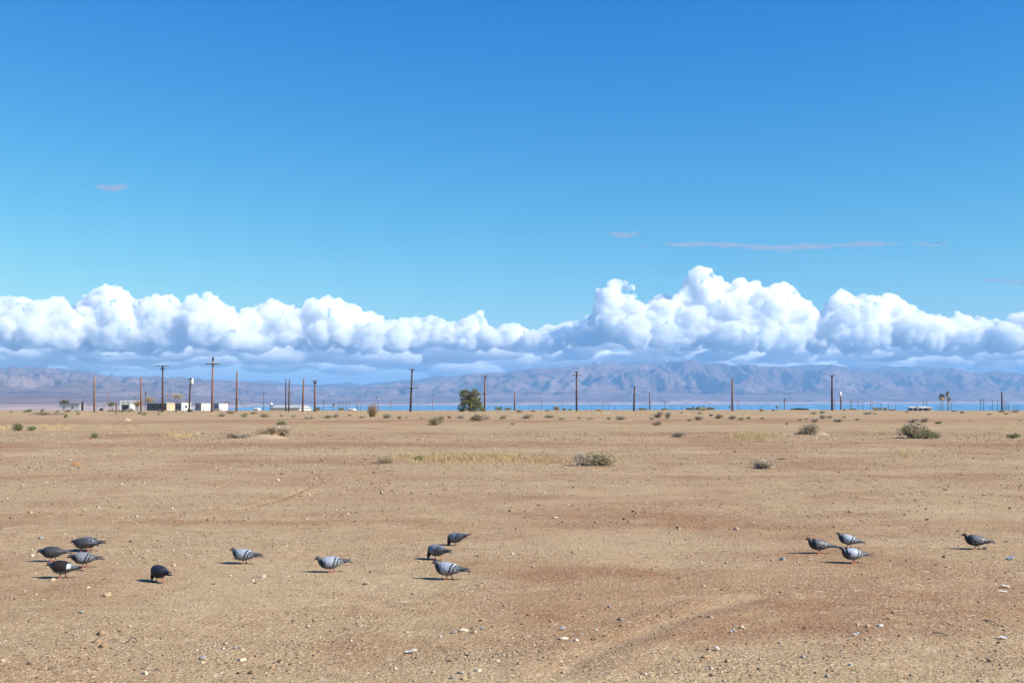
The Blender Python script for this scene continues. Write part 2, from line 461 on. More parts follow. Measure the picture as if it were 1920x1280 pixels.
def mountain_range(name, crest, px0, px1, d0, d1, dcrest, mat, npx, nd, seed, rough, foot=None, fan_h=0.0, fan_w=0.4):
    """height field over (bearing, distance); the crest line follows the skyline at distance dcrest"""
    px = np.linspace(px0, px1, npx); t = np.linspace(0, 1, nd)
    tanx = (px - 960) / FPX
    P, T = np.meshgrid(px, t)
    D0 = d0(px)[None, :]; D1 = d1(px)[None, :]
    D = D0 + (D1 - D0) * T
    X = D * tanx[None, :]
    tc = ((dcrest(px)[None, :] - D0) / (D1 - D0))
    # true height of the skyline (tilt and roll included by using the ray itself)
    hz = np.array([EYE + ray(p, c)[2] * dc for p, c, dc in zip(px, crest(px), dcrest(px))])[None, :]
    rise = hz - SEA
    u = np.clip(T / tc, 0, 1); back = np.clip((T - tc) / np.maximum(1e-3, 1 - tc), 0, 1)
    fan = np.clip(u / fan_w, 0, 1)
    slope = np.clip((u - fan_w) / (1 - fan_w), 0, 1)
    shape = np.where(T <= tc, fan_h * fan + (1 - fan_h) * slope ** 1.25, 1 - 0.75 * back ** 1.2)
    wx = X + 420 * fbm(X / 1500, D / 1100, 4, seed); wy = D * 0.8 + 350 * fbm(X / 1600, D / 1600, 3, seed + 9)
    rg = ridged(wx / 620, wy / 1150, 6, seed + 3, 0.62) - 0.42
    env = np.sin(np.clip(u, 0, 1) * math.pi * 0.93) ** 0.8 * sstep(fan_w * 0.75, fan_w + 0.22, u) * (T <= tc) + 0.25 * (T > tc)
    fine = ridged((X + 120 * fbm(X / 500, D / 500, 2, seed)) / 230, D / 420, 4, seed + 40, 0.65) - 0.4
    Z = SEA + 0.3 + rise * np.clip(shape, 0.0, 1) + rough * rise * rg * env + 0.30 * rough * rise * fine * np.maximum(env, 0.15 * sstep(0.5, 1, u))
    Z = Z + rise * 0.02 * fbm(X / 900, D / 900, 3, seed + 77) * fan
    Z = np.where(T < 1e-6, SEA - 2.0, Z)
    V = np.stack([X, D, Z], -1).reshape(-1, 3)
    me = np_mesh(name, V, grid_faces(nd, npx), mat, True)
    f = (1 - sstep(fan_w * 0.10, fan_w * 0.26, u + 0.03 * fbm(X / 1500, D / 600, 3, seed + 50))) * (0.75 + 0.5 * fbm(X / 2500, D / 200, 3, seed + 55))
    color_attr(me, 'fan', np.repeat(np.clip(f, 0, 1).ravel()[:, None], 3, 1))
    return tag(link(name, me), kind='structure')

shore = lambda px: np.interp(px, [-900, 0, 330, 430, 500, 960, 1920, 2800], [3100, 3200, 3400, 5200, 6900, 8300, 9900, 10900])
rock = mat_rock('desert_rock', (0.090, 0.058, 0.052), (0.164, 0.101, 0.085), (0.246, 0.164, 0.136))
rock_shaded = mat_rock('far_rock_shaded', (0.078, 0.066, 0.062), (0.101, 0.086, 0.078), (0.140, 0.113, 0.101))  # darker rock colour stands in for cloud shade on the far ridge
crest_main = profile([(-700, 690), (-300, 684), (-100, 688), (0, 692), (60, 692), (100, 695), (140, 699), (180, 703), (225, 708), (290, 710), (330, 709), (390, 714), (440, 716), (480, 719), (520, 722), (560, 726), (600, 728), (660, 727), (720, 722), (770, 716), (820, 711), (860, 707), (905, 701), (955, 697), (1010, 694), (1070, 689), (1130, 685), (1180, 683), (1230, 682), (1290, 680), (1330, 684), (1380, 688), (1440, 691), (1500, 692), (1560, 688), (1600, 693), (1660, 697), (1700, 699), (1760, 696), (1800, 690), (1840, 697), (1880, 699), (1920, 704), (2100, 698), (2400, 694), (2800, 700)])
crest_far = profile([(-700, 685), (-300, 680), (-100, 686), (0, 690), (30, 689), (80, 690), (110, 693), (180, 701), (215, 706), (250, 711), (480, 714), (512, 714), (542, 718), (562, 720), (600, 720), (635, 719), (652, 715), (680, 720), (705, 715), (740, 714), (780, 711), (817, 704), (842, 705), (855, 707), (900, 705), (960, 696), (1060, 688), (1120, 683), (1150, 680), (1195, 675.5), (1225, 678), (1262, 680), (1282, 676.5), (1320, 681), (1400, 684), (1440, 684.5), (1500, 685), (1560, 684), (1600, 688), (1640, 690), (1660, 688), (1720, 687), (1760, 690), (1790, 694), (1830, 700), (1920, 706), (2300, 702), (2800, 704)])
mountain_range('mountains', crest_main, -750, 2700, shore, lambda px: 14900 + 0 * px, lambda px: np.interp(px, [-700, 500, 1000, 1920, 2700], [12800, 13000, 12800, 13400, 13600]), rock, 1050, 200, 300, 0.66, fan_h=0.22, fan_w=0.40)
mountain_range('far_mountains', crest_far, -750, 2700, lambda px: 14600 + 0 * px, lambda px: 17600 + 0 * px, lambda px: 16300 + 0 * px, rock_shaded, 620, 60, 700, 0.30, fan_h=0.25, fan_w=0.3)
# ------------------------------------------------------------------ haze: the air itself
def build_haze():
    m = bpy.data.materials.new('haze_air'); m.use_nodes = True
    n, l = m.node_tree.nodes, m.node_tree.links
    n.clear()
    o = n.new('ShaderNodeOutputMaterial'); v = n.new('ShaderNodeVolumePrincipled')
    v.inputs['Color'].default_value = (0.235, 0.465, 0.76, 1)
    v.inputs['Density'].default_value = 8.8e-5
    v.inputs['Anisotropy'].default_value = 0.0
    l.new(v.outputs[0], o.inputs['Volume'])
    mb = MB().box(-31000, 31000, -31000, 31000, -58, 640)
    return tag(mb.build('haze', m), kind='stuff', label='pale blue air between the lot and the mountains', cat='haze')
build_haze()

# ------------------------------------------------------------------ clouds
def mat_cloud(name, density, color=(1, 1, 1), g=0.0):
    m = bpy.data.materials.new(name); m.use_nodes = True
    n, l = m.node_tree.nodes, m.node_tree.links
    n.clear()
    o = n.new('ShaderNodeOutputMaterial'); v = n.new('ShaderNodeVolumePrincipled')
    v.inputs['Color'].default_value = (*color, 1)
    v.inputs['Density'].default_value = density
    v.inputs['Anisotropy'].default_value = g
    l.new(v.outputs[0], o.inputs['Volume'])
    return m
CLOUD = mat_cloud('cloud', 0.0065)
CLOUD_FAR = mat_cloud('cloud_far', 0.0040)
def btex(name, scale):
    t = bpy.data.textures.new(name, 'VORONOI'); t.noise_scale = scale; t.distance_metric = 'DISTANCE_SQUARED'; t.noise_intensity = 1.0
    return t
def ctex(name, scale, depth):
    t = bpy.data.textures.new(name, 'CLOUDS'); t.noise_scale = scale; t.noise_depth = depth; t.noise_basis = 'ORIGINAL_PERLIN'
    return t
TEX = [(btex('billow_a', 1500), -420, .35), (ctex('ragged_a', 1100, 2), 900, .5), (btex('billow_b', 480), -150, .35), (ctex('ragged_b', 300, 4), 420, .5), (ctex('ragged_c', 110, 3), 130, .5)]
_b = bmesh.new(); bmesh.ops.create_icosphere(_b, subdivisions=2, radius=1.0)
ICO_V = np.array([v.co[:] for v in _b.verts]); _b.verts.index_update()
ICO_F = np.array([[v.index for v in f.verts] for f in _b.faces]); _b.free()

def cloud_mesh(name, balls, voxel, mat, amount=1.0):
    C = np.array([b[0][:] for b in balls]); Rr = np.array([b[1] for b in balls]); S = np.array([b[2] for b in balls])
    T = ICO_V[None] * Rr[:, None, None]; T[..., 2] *= S[:, None]
    V = (T + C[:, None]).reshape(-1, 3)
    F = (ICO_F[None] + (np.arange(len(balls)) * len(ICO_V))[:, None, None]).reshape(-1, 3)
    off = C.mean(0)
    me = np_mesh('tmp', V - off, F)
    o = bpy.data.objects.new('tmp', me); COL.objects.link(o); o.location = off
    md = o.modifiers.new('r', 'REMESH'); md.mode = 'VOXEL'; md.voxel_size = voxel
    for t, s, mid in TEX:
        d = o.modifiers.new('d', 'DISPLACE'); d.texture = t; d.strength = s * amount; d.mid_level = mid; d.texture_coords = 'GLOBAL'
    bpy.context.view_layer.update()
    out = bpy.data.meshes.new_from_object(o.evaluated_get(bpy.context.evaluated_depsgraph_get())); out.name = name
    bpy.data.objects.remove(o); bpy.data.meshes.remove(me)
    out.materials.clear(); out.materials.append(mat)
    out.polygons.foreach_set('use_smooth', [True] * len(out.polygons))
    return out, off

TOPS = [(-400, 590), (-300, 560), (-200, 575), (-120, 550), (-60, 575), (0, 562), (30, 557), (60, 560), (90, 572), (110, 566), (130, 592), (150, 572), (175, 547), (197, 532), (215, 540), (240, 552), (262, 556), (290, 549), (325, 566), (340, 582), (360, 556), (385, 546), (400, 551), (420, 578), (450, 587), (490, 570), (530, 566), (560, 574), (600, 558), (625, 553), (650, 566), (690, 592), (720, 600), (760, 602), (800, 600), (830, 600), (850, 614), (878, 600), (895, 590), (910, 602), (930, 617), (960, 612), (1000, 627), (1030, 614), (1060, 613), (1090, 610), (1108, 592), (1125, 560), (1140, 532), (1158, 517), (1180, 527), (1197, 565), (1200, 598), (1212, 588), (1225, 562), (1245, 552), (1275, 546), (1288, 540), (1297, 515), (1320, 503), (1340, 520), (1370, 532), (1395, 522), (1430, 528), (1470, 537), (1490, 562), (1510, 572), (1540, 578), (1565, 552), (1583, 544), (1605, 558), (1640, 556), (1665, 550), (1690, 558), (1715, 564), (1740, 592), (1770, 604), (1800, 593), (1840, 597), (1870, 606), (1885, 618), (1897, 590), (1920, 585), (1980, 560), (2040, 580), (2120, 555), (2240, 590), (2330, 610)]
top_of = profile(TOPS)

def puffs(px0, px1, dist, base_y, top=top_of, n=60, rmin=6, rmax=26, seed=1, depth=1800, squash=0.9):
    r_ = random.Random(seed); out = []
    k = dist / FPX                                     # metres per photo pixel there
    def put(px, py, rad, dd):
        out.append((at(px, py, dist + dd), rad * k, squash))
    x = px0
    while x < px1:                                     # the outline
        t = float(top(x)); rad = r_.uniform(rmin, rmin * 2.2)
        rad = min(rad, max(4.0, (base_y - t) * 0.4))
        put(x, t + rad * 0.95, rad, r_.uniform(-0.4, 0.6) * depth * 0.5)
        x += rad * r_.uniform(0.6, 0.9)
    for i in range(n):                                 # the body, bulging towards us lower down
        x = r_.uniform(px0, px1); t = float(min(top(x), top(x + 12), top(x - 12))) * 0.3 + 0.7 * float(max(top(x), top(x + 14), top(x - 14)))
        f = r_.random() ** 0.8
        y = t + (base_y - t) * (0.12 + 0.8 * f)
        rad = min(r_.uniform(rmin * 1.2, rmax), (y - t) * 0.85 + 4, (base_y - y) + 10)
        put(x, y, max(5, rad), -depth * (0.15 + 0.55 * f) * r_.uniform(0.2, 1.3))
    for i in range(int((px1 - px0) / 32) + 2):         # flat shaded base
        x = px0 + (px1 - px0) * (i + r_.random()) / (int((px1 - px0) / 32) + 2)
        rad = r_.uniform(10, 18)
        out.append((at(x, base_y - rad * r_.uniform(0.2, 0.9), dist + r_.uniform(-1.0, 0.6) * depth * 0.8), rad * k * 1.3, 0.42)); continue
        put(x, base_y, rad, r_.uniform(-1.0, 0.6) * depth * 0.8)
    return out

HEADS = [(197, 550, 17, 0), (190, 575, 24, 500), (385, 563, 17, 0), (380, 590, 24, 600), (625, 572, 19, 0), (600, 590, 26, 700), (895, 604, 13, 0), (1158, 538, 19, 0), (1150, 562, 24, 300), (1172, 575, 22, 500), (1150, 600, 30, 600), (1318, 522, 18, 0), (1325, 545, 26, 400), (1395, 545, 24, 300), (1440, 552, 26, 500), (1583, 562, 17, 0), (1240, 575, 22, 300), (1665, 572, 22, 200), (1800, 612, 20, 200)]
CLOUDS = [  # left px, right px, distance, base row, label
    (-420, -60, 46500, 664, 'white cumulus heap standing beyond the left edge of the skyline'),
    (-70, 135, 45000, 644, 'white cumulus heap at the far left edge over the ridge'),
    (125, 345, 46000, 648, 'round topped white cumulus over the short wooden post'),
    (335, 470, 45200, 648, 'white cumulus with a square shoulder above the braced crossarm pole'),
    (455, 705, 46200, 650, 'wide white cumulus left of the tilted double crossarm pole'),
    (690, 1010, 47500, 648, 'low grey white cumulus row above the lone green tree'),
    (985, 1112, 46200, 648, 'small low cumulus puffs left of the tall cloud tower'),
    (1104, 1203, 44500, 644, 'tall narrow white cumulus tower left of the largest cloud'),
    (1205, 1505, 45000, 648, 'largest brightest cumulus cloud with the highest top'),
    (1490, 1760, 45800, 648, 'broad white cumulus with a round knob above the palms side'),
    (1745, 1885, 46300, 648, 'low white cumulus near the right edge over the pointed peak'),
    (1880, 2340, 45600, 646, 'white cumulus cut off by the right edge of the picture'),
]
for i, (a, b, d, by, lab) in enumerate(CLOUDS):
    w = b - a
    bl = puffs(a, b, d, by, n=int(w * 0.40), rmin=7, rmax=30, seed=100 + i)
    me, off = cloud_mesh('cumulus_cloud', bl + [(at(x, y, d - dd), r * d / FPX, .95) for (x, y, r, dd) in HEADS if a <= x < b], 52, CLOUD)
    tag(link('cumulus_cloud', me, loc=off), lab, 'cloud', 'cumulus clouds over the mountains')

# pale flat layers of far cloud under the cumulus, fading towards the skyline
for i, (d, y0, y1, n, lab) in enumerate(((57000, 640, 676, 90, 'upper pale flat layer of far cloud under the cumulus heaps'), (66000, 664, 698, 90, 'lower pale flat layer of far cloud lying on the mountain skyline'))):
    r_ = random.Random(200 + i); k = d / FPX; bl = []
    for j in range(n):
        x = -480 + 2860 * (j + r_.random()) / n
        bl.append((at(x, r_.uniform(y0, y1), d + r_.uniform(-3000, 3000)), r_.uniform(34, 80) * k, r_.uniform(.10, .24)))
    me, off = cloud_mesh('cloud_layer', bl, 180, CLOUD_FAR, 0.5)
    tag(link('cloud_layer', me, loc=off), lab, 'cloud layer', kind='stuff')

# thin grey streaks of high cloud
STREAK = mat_cloud('cloud_streak', 0.0008, (0.44, 0.45, 0.54))
for (x0, x1, y0, th, lab) in ((1142, 1206, 441, 5, 'short thin grey streak of cloud left of the long streak'),
                              (1205, 1690, 461, 6, 'long thin mauve grey streak of cloud above the cumulus'),
                              (1712, 1780, 458, 4, 'small thin grey wisp right of the long streak of cloud'),
                              (1836, 1990, 528, 5, 'thin grey streak of cloud at the right edge above the cumulus'),
                              (184, 236, 352, 4, 'faint lone grey wisp in the open blue sky at left')):
    r_ = random.Random(x0); d = 42000; k = d / FPX; bl = []
    n = int((x1 - x0) / 3.2) + 6
    for i in range(n):
        t = (i + r_.random()) / n
        e = math.sin(math.pi * min(max(t, 0.02), 0.98)) ** 0.5
        bl.append((at(x0 + (x1 - x0) * t, y0 + r_.uniform(-0.6, 0.6) * th * e - 3 * math.sin(t * 9), d + r_.uniform(-900, 900)), r_.uniform(9, 21) * k * (0.5 + 0.5 * e), th / 17.0 * r_.uniform(0.3, 0.75)))
    me, off = cloud_mesh('streak_cloud', bl, 70, STREAK, 0.18)
    tag(link('streak_cloud', me, loc=off), lab, 'cloud', 'thin streak clouds')
# ------------------------------------------------------------------ materials of things
material('pole_wood', (0.16, 0.085, 0.05), 0.85, 0.35, 6, 0.3, stretch=(1, 1, 0.15))
material('pole_wood_red', (0.19, 0.10, 0.063), 0.85, 0.3, 6, 0.3, stretch=(1, 1, 0.15))
material('pole_wood_dark', (0.075, 0.05, 0.038), 0.85, 0.3, 6, 0.3, stretch=(1, 1, 0.15))
material('grey_metal', (0.42, 0.44, 0.45), 0.5, 0.15, 5, metal=0.3)
material('dark_metal', (0.045, 0.045, 0.048), 0.5, 0.2, 8)
material('wire', (0.03, 0.03, 0.035), 0.6)
material('white_paint', (0.62, 0.61, 0.58), 0.6, 0.16, 1.4)
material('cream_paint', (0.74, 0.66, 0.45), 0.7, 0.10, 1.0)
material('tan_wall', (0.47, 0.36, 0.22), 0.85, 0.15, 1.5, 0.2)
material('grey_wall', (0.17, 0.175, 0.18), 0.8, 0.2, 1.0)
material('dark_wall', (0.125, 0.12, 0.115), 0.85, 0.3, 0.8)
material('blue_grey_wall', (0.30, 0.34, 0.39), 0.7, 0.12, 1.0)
material('roof_grey', (0.36, 0.37, 0.37), 0.6, 0.15, 0.7)
material('pale_roof', (0.50, 0.49, 0.46), 0.7, 0.25, 0.4, dark=(0.22, 0.21, 0.20))
material('paper', (0.50, 0.48, 0.44), 0.8, 0.12, 20)
material('glass_dark', (0.02, 0.025, 0.03), 0.15, spec=0.5)
material('letter_black', (0.02, 0.02, 0.022), 0.6)
material('sign_green', (0.03, 0.20, 0.15), 0.6)
material('bark', (0.16, 0.12, 0.085), 0.9, 0.35, 9, 0.4)
material('bare_twig', (0.20, 0.155, 0.115), 0.9, 0.3, 9)
material('palm_trunk', (0.17, 0.12, 0.08), 0.9, 0.35, 6, 0.5)

def leaf_mat(name, c0, c1, trans=0.25):
    m = bpy.data.materials.new(name); MAT[name] = m; m.use_nodes = True
    n, l = m.node_tree.nodes, m.node_tree.links
    n.clear()
    o = n.new('ShaderNodeOutputMaterial'); d = n.new('ShaderNodeBsdfDiffuse'); t = n.new('ShaderNodeBsdfTranslucent'); mx = n.new('ShaderNodeMixShader')
    oi = n.new('ShaderNodeObjectInfo'); tc = n.new('ShaderNodeTexCoord'); nz = n.new('ShaderNodeTexNoise'); nz.inputs['Scale'].default_value = 5.0; nz.inputs['Detail'].default_value = 4
    ad = n.new('ShaderNodeMath'); ad.operation = 'MULTIPLY_ADD'; ad.inputs[1].default_value = 0.35; ad.inputs[2].default_value = -0.17
    l.new(oi.outputs['Random'], ad.inputs[0]); a2 = n.new('ShaderNodeMath'); a2.operation = 'ADD'
    l.new(tc.outputs['Object'], nz.inputs['Vector']); l.new(nz.outputs['Fac'], a2.inputs[0]); l.new(ad.outputs[0], a2.inputs[1])
    r = n.new('ShaderNodeValToRGB'); r.color_ramp.elements[0].position = 0.25; r.color_ramp.elements[1].position = 0.75
    r.color_ramp.elements[0].color = (*c0, 1); r.color_ramp.elements[1].color = (*c1, 1)
    l.new(a2.outputs[0], r.inputs[0]); l.new(r.outputs[0], d.inputs[0]); l.new(r.outputs[0], t.inputs[0])
    mx.inputs[0].default_value = trans
    l.new(d.outputs[0], mx.inputs[1]); l.new(t.outputs[0], mx.inputs[2]); l.new(mx.outputs[0], o.inputs[0])
    return m
leaf_mat('leaf_green', (0.174, 0.195, 0.086), (0.335, 0.345, 0.174))
leaf_mat('leaf_olive', (0.216, 0.188, 0.103), (0.410, 0.356, 0.216))
leaf_mat('leaf_grey', (0.366, 0.307, 0.216), (0.605, 0.519, 0.389))
leaf_mat('leaf_tan', (0.361, 0.258, 0.146), (0.550, 0.421, 0.249))
leaf_mat('leaf_rust', (0.289, 0.174, 0.067), (0.463, 0.308, 0.115))
leaf_mat('leaf_tree', (0.115, 0.125, 0.067), (0.260, 0.255, 0.155))
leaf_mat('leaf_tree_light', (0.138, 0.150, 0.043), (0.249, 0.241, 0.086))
leaf_mat('leaf_palm', (0.052, 0.065, 0.022), (0.138, 0.133, 0.047))
leaf_mat('straw', (0.40, 0.295, 0.145), (0.58, 0.45, 0.245), 0.3)
leaf_mat('twig_grey', (0.258, 0.211, 0.155), (0.413, 0.344, 0.267), 0.0)
leaf_mat('twig_brown', (0.172, 0.125, 0.082), (0.284, 0.215, 0.146), 0.0)

ORD = ['', 'first', 'second', 'third', 'fourth', 'fifth', 'sixth', 'seventh', 'eighth', 'ninth', 'tenth', 'eleventh', 'twelfth', 'thirteenth', 'fourteenth', 'fifteenth', 'sixteenth', 'seventeenth', 'eighteenth', 'nineteenth', 'twentieth',
       'twenty-first', 'twenty-second', 'twenty-third', 'twenty-fourth', 'twenty-fifth', 'twenty-sixth', 'twenty-seventh', 'twenty-eighth', 'twenty-ninth', 'thirtieth', 'thirty-first', 'thirty-second', 'thirty-third', 'thirty-fourth', 'thirty-fifth', 'thirty-sixth', 'thirty-seventh', 'thirty-eighth', 'thirty-ninth', 'fortieth',
       'forty-first', 'forty-second', 'forty-third', 'forty-fourth', 'forty-fifth', 'forty-sixth', 'forty-seventh', 'forty-eighth', 'forty-ninth', 'fiftieth'] + ['fifty-' + s for s in ('first', 'second', 'third', 'fourth', 'fifth', 'sixth', 'seventh', 'eighth', 'ninth')]

# ------------------------------------------------------------------ utility poles
def px2m(d): return d / FPX

def pole(px_base, px_top, top, label, d=188.0, H=None, arms=(), transformer=None, wood='pole_wood', group=None, r0=0.17, cap=False, brace=False, name='utility_pole'):
    if H:                                            # far pole of known height: find where on the slope it stands
        lo, hi = 200.0, 2600.0
        for _ in range(40):
            m = (lo + hi) / 2; p = at(px_base, top, m)
            if p.z - float(base_height(p.x, m)) < H: lo = m
            else: hi = m
        d = lo
    k = px2m(d)
    tp = at(px_top, top, d)
    bx = at(px_base, 760, d).x
    gz = ground_z(bx, d)
    t = thing(name, label, 'utility pole', (bx, d, gz), group=group)
    h = tp.z - gz; lean = tp.x - bx
    r = max(r0, 0.55 * k if d > 300 else r0)
    MB().tube([(0, 0, -0.3), (lean * 0.5, 0, h * 0.5), (lean, 0, h)], [r, r * 0.86, r * 0.70], 10).build('shaft', MAT[wood], t, True)
    def at_h(y): f = (at(px_top, y, d).z - gz) / h; return lean * f, h * f
    for (y, x0, x1, th) in arms:
        ax, az = at_h(y)
        a = MB().box(ax + x0 * k, ax + x1 * k, -0.26 - r * 0.6, -r * 0.6, az - th * k * 0.5, az + th * k * 0.5).build('crossarm', MAT['pole_wood_dark'], t)
        if d < 300:
            n = max(2, int((x1 - x0) / 4))
            for i in range(n):
                ix = ax + (x0 + (x1 - x0) * (0.06 + 0.88 * i / max(1, n - 1))) * k
                MB().tube([(ix, -0.2, az + th * k * 0.5), (ix, -0.2, az + th * k * 0.5 + 0.10), (ix, -0.2, az + th * k * 0.5 + 0.17)], [0.03, 0.055, 0.025], 6).build('insulator', MAT['grey_metal'], a)
    if brace:
        ax, az = at_h(arms[0][0])
        for s in (-1, 1):
            MB().tube([(ax, -0.2, az - 0.45), (ax + s * 0.55, -0.22, az - 0.03)], 0.03, 6).build('brace', MAT['grey_metal'], t)
    if transformer:
        y, dx, col = transformer
        ax, az = at_h(y)
        MB().tube([(ax + dx * k, -0.05, az - 0.45), (ax + dx * k, -0.05, az - 0.4), (ax + dx * k, -0.05, az + 0.4), (ax + dx * k, -0.05, az + 0.5)], [0.2, 0.26, 0.26, 0.12], 12).build('transformer', MAT[col], t, True)
        MB().box(min(ax, ax + dx * k), max(ax, ax + dx * k), -0.1, 0.0, az - 0.06, az + 0.06).build('bracket', MAT['dark_metal'], t)
    if cap:
        ax, az = at_h(top)
        MB().tube([(ax - 0.02, -0.2, az - 0.35), (ax + 0.06, -0.2, az + 0.05), (ax + 0.10, -0.2, az + 0.25)], [0.16, 0.17, 0.08], 8).build('switch_gear', MAT['dark_metal'], t)
    return t

G1 = 'utility poles along the edge of the lot'
pole(177, 177, 706, 'bare brown pole between the long white shed and the short wooden post', wood='pole_wood_red', group=G1)
pole(264.5, 264.5, 707, 'bare brown pole rising in front of the bushes by the white sign', wood='pole_wood_red', group=G1)
pole(305, 305, 685, 'dark T pole with wide top arm in front of the long dark house', arms=((686, -13, 13, 1.0), (690.5, -3, 6, 1.6)), wood='pole_wood_dark', group=G1)
pole(354.5, 357.5, 709, 'short leaning pole with white transformer beside the white house', arms=((710, -3.5, 4, 1.6),), transformer=(715, 2.8, 'white_paint'), wood='pole_wood_dark', group=G1)
pole(397.5, 399.5, 671, 'tallest pole, braced crossarm and dark gear on its top', arms=((682, -14, 14, 1.6),), cap=True, brace=True, wood='pole_wood_red', group=G1, r0=0.19)
pole(443.5, 444.5, 696, 'bare brown pole right of the white box shed', group=G1)
pole(536, 536, 710, 'left one of the paired thin poles before the white gabled shed', d=196, r0=0.12, wood='pole_wood_dark', group=G1)
pole(541.5, 542.5, 711, 'right one of the paired thin poles before the white gabled shed', d=196, r0=0.14, wood='pole_wood_dark', group=G1)
pole(567.5, 569.5, 710, 'bare leaning pole at the right end of the white gabled shed', group=G1)
pole(590.5, 590.5, 712, 'pole with two crossarms right of the white gabled shed', arms=((713.5, -6.5, 8, 0.8), (717.5, -3.5, 4, 1.4)), group=G1)
pole(769.5, 773, 691.5, 'tilted dark pole with one top arm and one low arm', arms=((692.5, -5, 5, 1.6), (727, -9, 12, 1.2)), wood='pole_wood_dark', group=G1, r0=0.19)
pole(908.5, 909.5, 704, 'T pole touching the right side of the lone green tree', arms=((705, -8, 8, 1.0), (739, -7, 3, 0.7)), wood='pole_wood_red', group=G1)
pole(965, 965, 736, 'short reddish bare pole right of the lone green tree', wood='pole_wood_red', d=205, group=G1)
pole(1081, 1081, 696.5, 'dark pole with two close crossarms left of the largest cloud', arms=((697.5, -4.5, 5.5, 1.2), (703, -8.5, 8.5, 1.2)), wood='pole_wood_dark', group=G1)
pole(1188.3, 1190, 723.5, 'bare dark pole right of the pole with two close crossarms', wood='pole_wood_dark', group=G1)
pole(1218.5, 1218, 736, 'thin shorter bare pole between two taller bare poles', wood='pole_wood', d=215, r0=0.13, group=G1)
pole(1373, 1373, 708, 'bare brown pole with a weathered top in front of the high ridge', wood='pole_wood', group=G1, r0=0.18)
pole(1560, 1560, 703, 'tall dark T pole on the right half of the lot', arms=((703.8, -5.5, 5, 1.3),), wood='pole_wood_dark', group=G1, r0=0.19)
pole(1576.5, 1576.5, 734, 'smaller pole with a white transformer right of the tall dark T pole', d=260, arms=((751.5, -4.5, 4, 0.9),), transformer=(738.5, -1.2, 'white_paint'), group=G1)
pole(1878.5, 1878.5, 734, 'dark pole with a single arm pointing left near the right edge', d=250, arms=((737.5, -6, 0, 0.9),), wood='pole_wood_dark', group=G1, r0=0.2)

G2 = 'small far poles standing down the slope towards the sea'
far = [(203, 734, (), None), (272.5, 733, ((734, -3, 3, .7),), (738, 1, 'dark_metal')), (494.5, 735, ((735.5, -4, 4.5, .8),), None), (545.5, 737, ((739.5, -5, 5, .7),), None),
       (606.5, 750, ((751.5, -.5, 4, .6),), None), (634, 755, (), None), (637.5, 754.5, ((755, -5, 2, .5),), None), (643, 751, (), None), (649, 747, (), None), (654.5, 754, ((755, -2, 2, .5),), None),
       (668.5, 750, (), None), (670.8, 750, ((749.5, -3, 8, .4),), (754, -.8, 'white_paint')), (676, 757, (), None), (708.5, 743.5, ((745, -3.5, 3.5, .6),), (748, 1.2, 'white_paint')), (733, 749, ((752.5, -3, 3, .6),), None),
       (785, 757, (), None), (803, 757.5, (), None), (811, 739, (), None), (991.5, 760, (), None), (1015, 751, ((751.5, -1, 1, .5),), None), (1036, 760, (), None), (1055, 755, (), None), (1071, 760, (), None),
       (1109.5, 760, ((760.5, -1.5, 1.5, .5),), None), (1130.5, 751.5, (), None), (1140.5, 760, ((760.5, -1.5, 1.5, .4),), None), (1152, 760, (), None), (1183, 759.5, (), None), (1246.5, 751, (), None), (1255, 762, (), None), (1259, 760, ((760.5, -2, 2, .4),), None), (1263.5, 760, (), None),
       (1278.5, 761, ((761.5, -2, 2, .4),), None), (1383.5, 751, ((751.5, -1, 0, .5),), None), (1387, 761, (), None), (1407.5, 762, ((762.5, -1.5, 1.5, .4),), None), (1564, 749, ((751.5, -.5, 3.5, .5),), None), (1593.8, 748, (), None),
       (1596.5, 752, ((751.5, -2, 4, .5),), (755, 0.6, 'sign_green')), (1609, 748.5, (), None), (1618, 753.5, ((753.8, -2.5, 4, .6),), (756.5, .8, 'white_paint')), (1632.5, 750, (), None), (1635.8, 755, ((755.5, -2, 2.5, .5),), (758, .4, 'white_paint')),
       (1651.5, 756, ((756.5, -2.5, 2, .5),), None), (1665.5, 757, ((757, -2.5, 2.5, .5),), None), (1679.5, 758, ((758.5, -2, 2, .5),), None), (1737.5, 748, (), None), (1759.5, 759, (), None), (1783.5, 747, (), None),
       (1838.3, 747.5, ((749.5, -4, 3, .6),), None), (1844, 748.3, ((748.6, -4, 4, .6),), None), (1856.5, 760, (), None), (1860.5, 749, ((749.8, -4, 4, .5),), None), (1870.5, 752, ((751.8, -3.5, 3.5, .6),), (755, .3, 'white_paint')),
       (1882.8, 747, (), (750.5, 1.4, 'white_paint')), (1886.5, 755, ((755, -.5, 4, .5),), None), (1890.5, 756, (), None), (1901.5, 759, ((759.5, -1.5, 1.5, .4),), None), (1908, 760, ((760.5, -1.5, 1.5, .4),), None)]
for i, (x, ty, arms, tr) in enumerate(far):
    w = 'pole_wood_red' if x in (203, 811, 733) else 'pole_wood_dark' if i % 3 else 'pole_wood'
    kind = 'with a transformer' if tr else 'with a crossarm' if arms else 'without arms'
    pole(x, x, ty, f'small far pole {kind}, {ORD[i + 1]} small far pole counted from the left', H=9.0, arms=arms, transformer=tr, wood=w, group=G2, r0=0.13)
pole(1730, 1732, 748.5, 'leaning thin far pole behind the low house with the porch', H=9.0, wood='pole_wood_red', r0=0.12, group=G2)

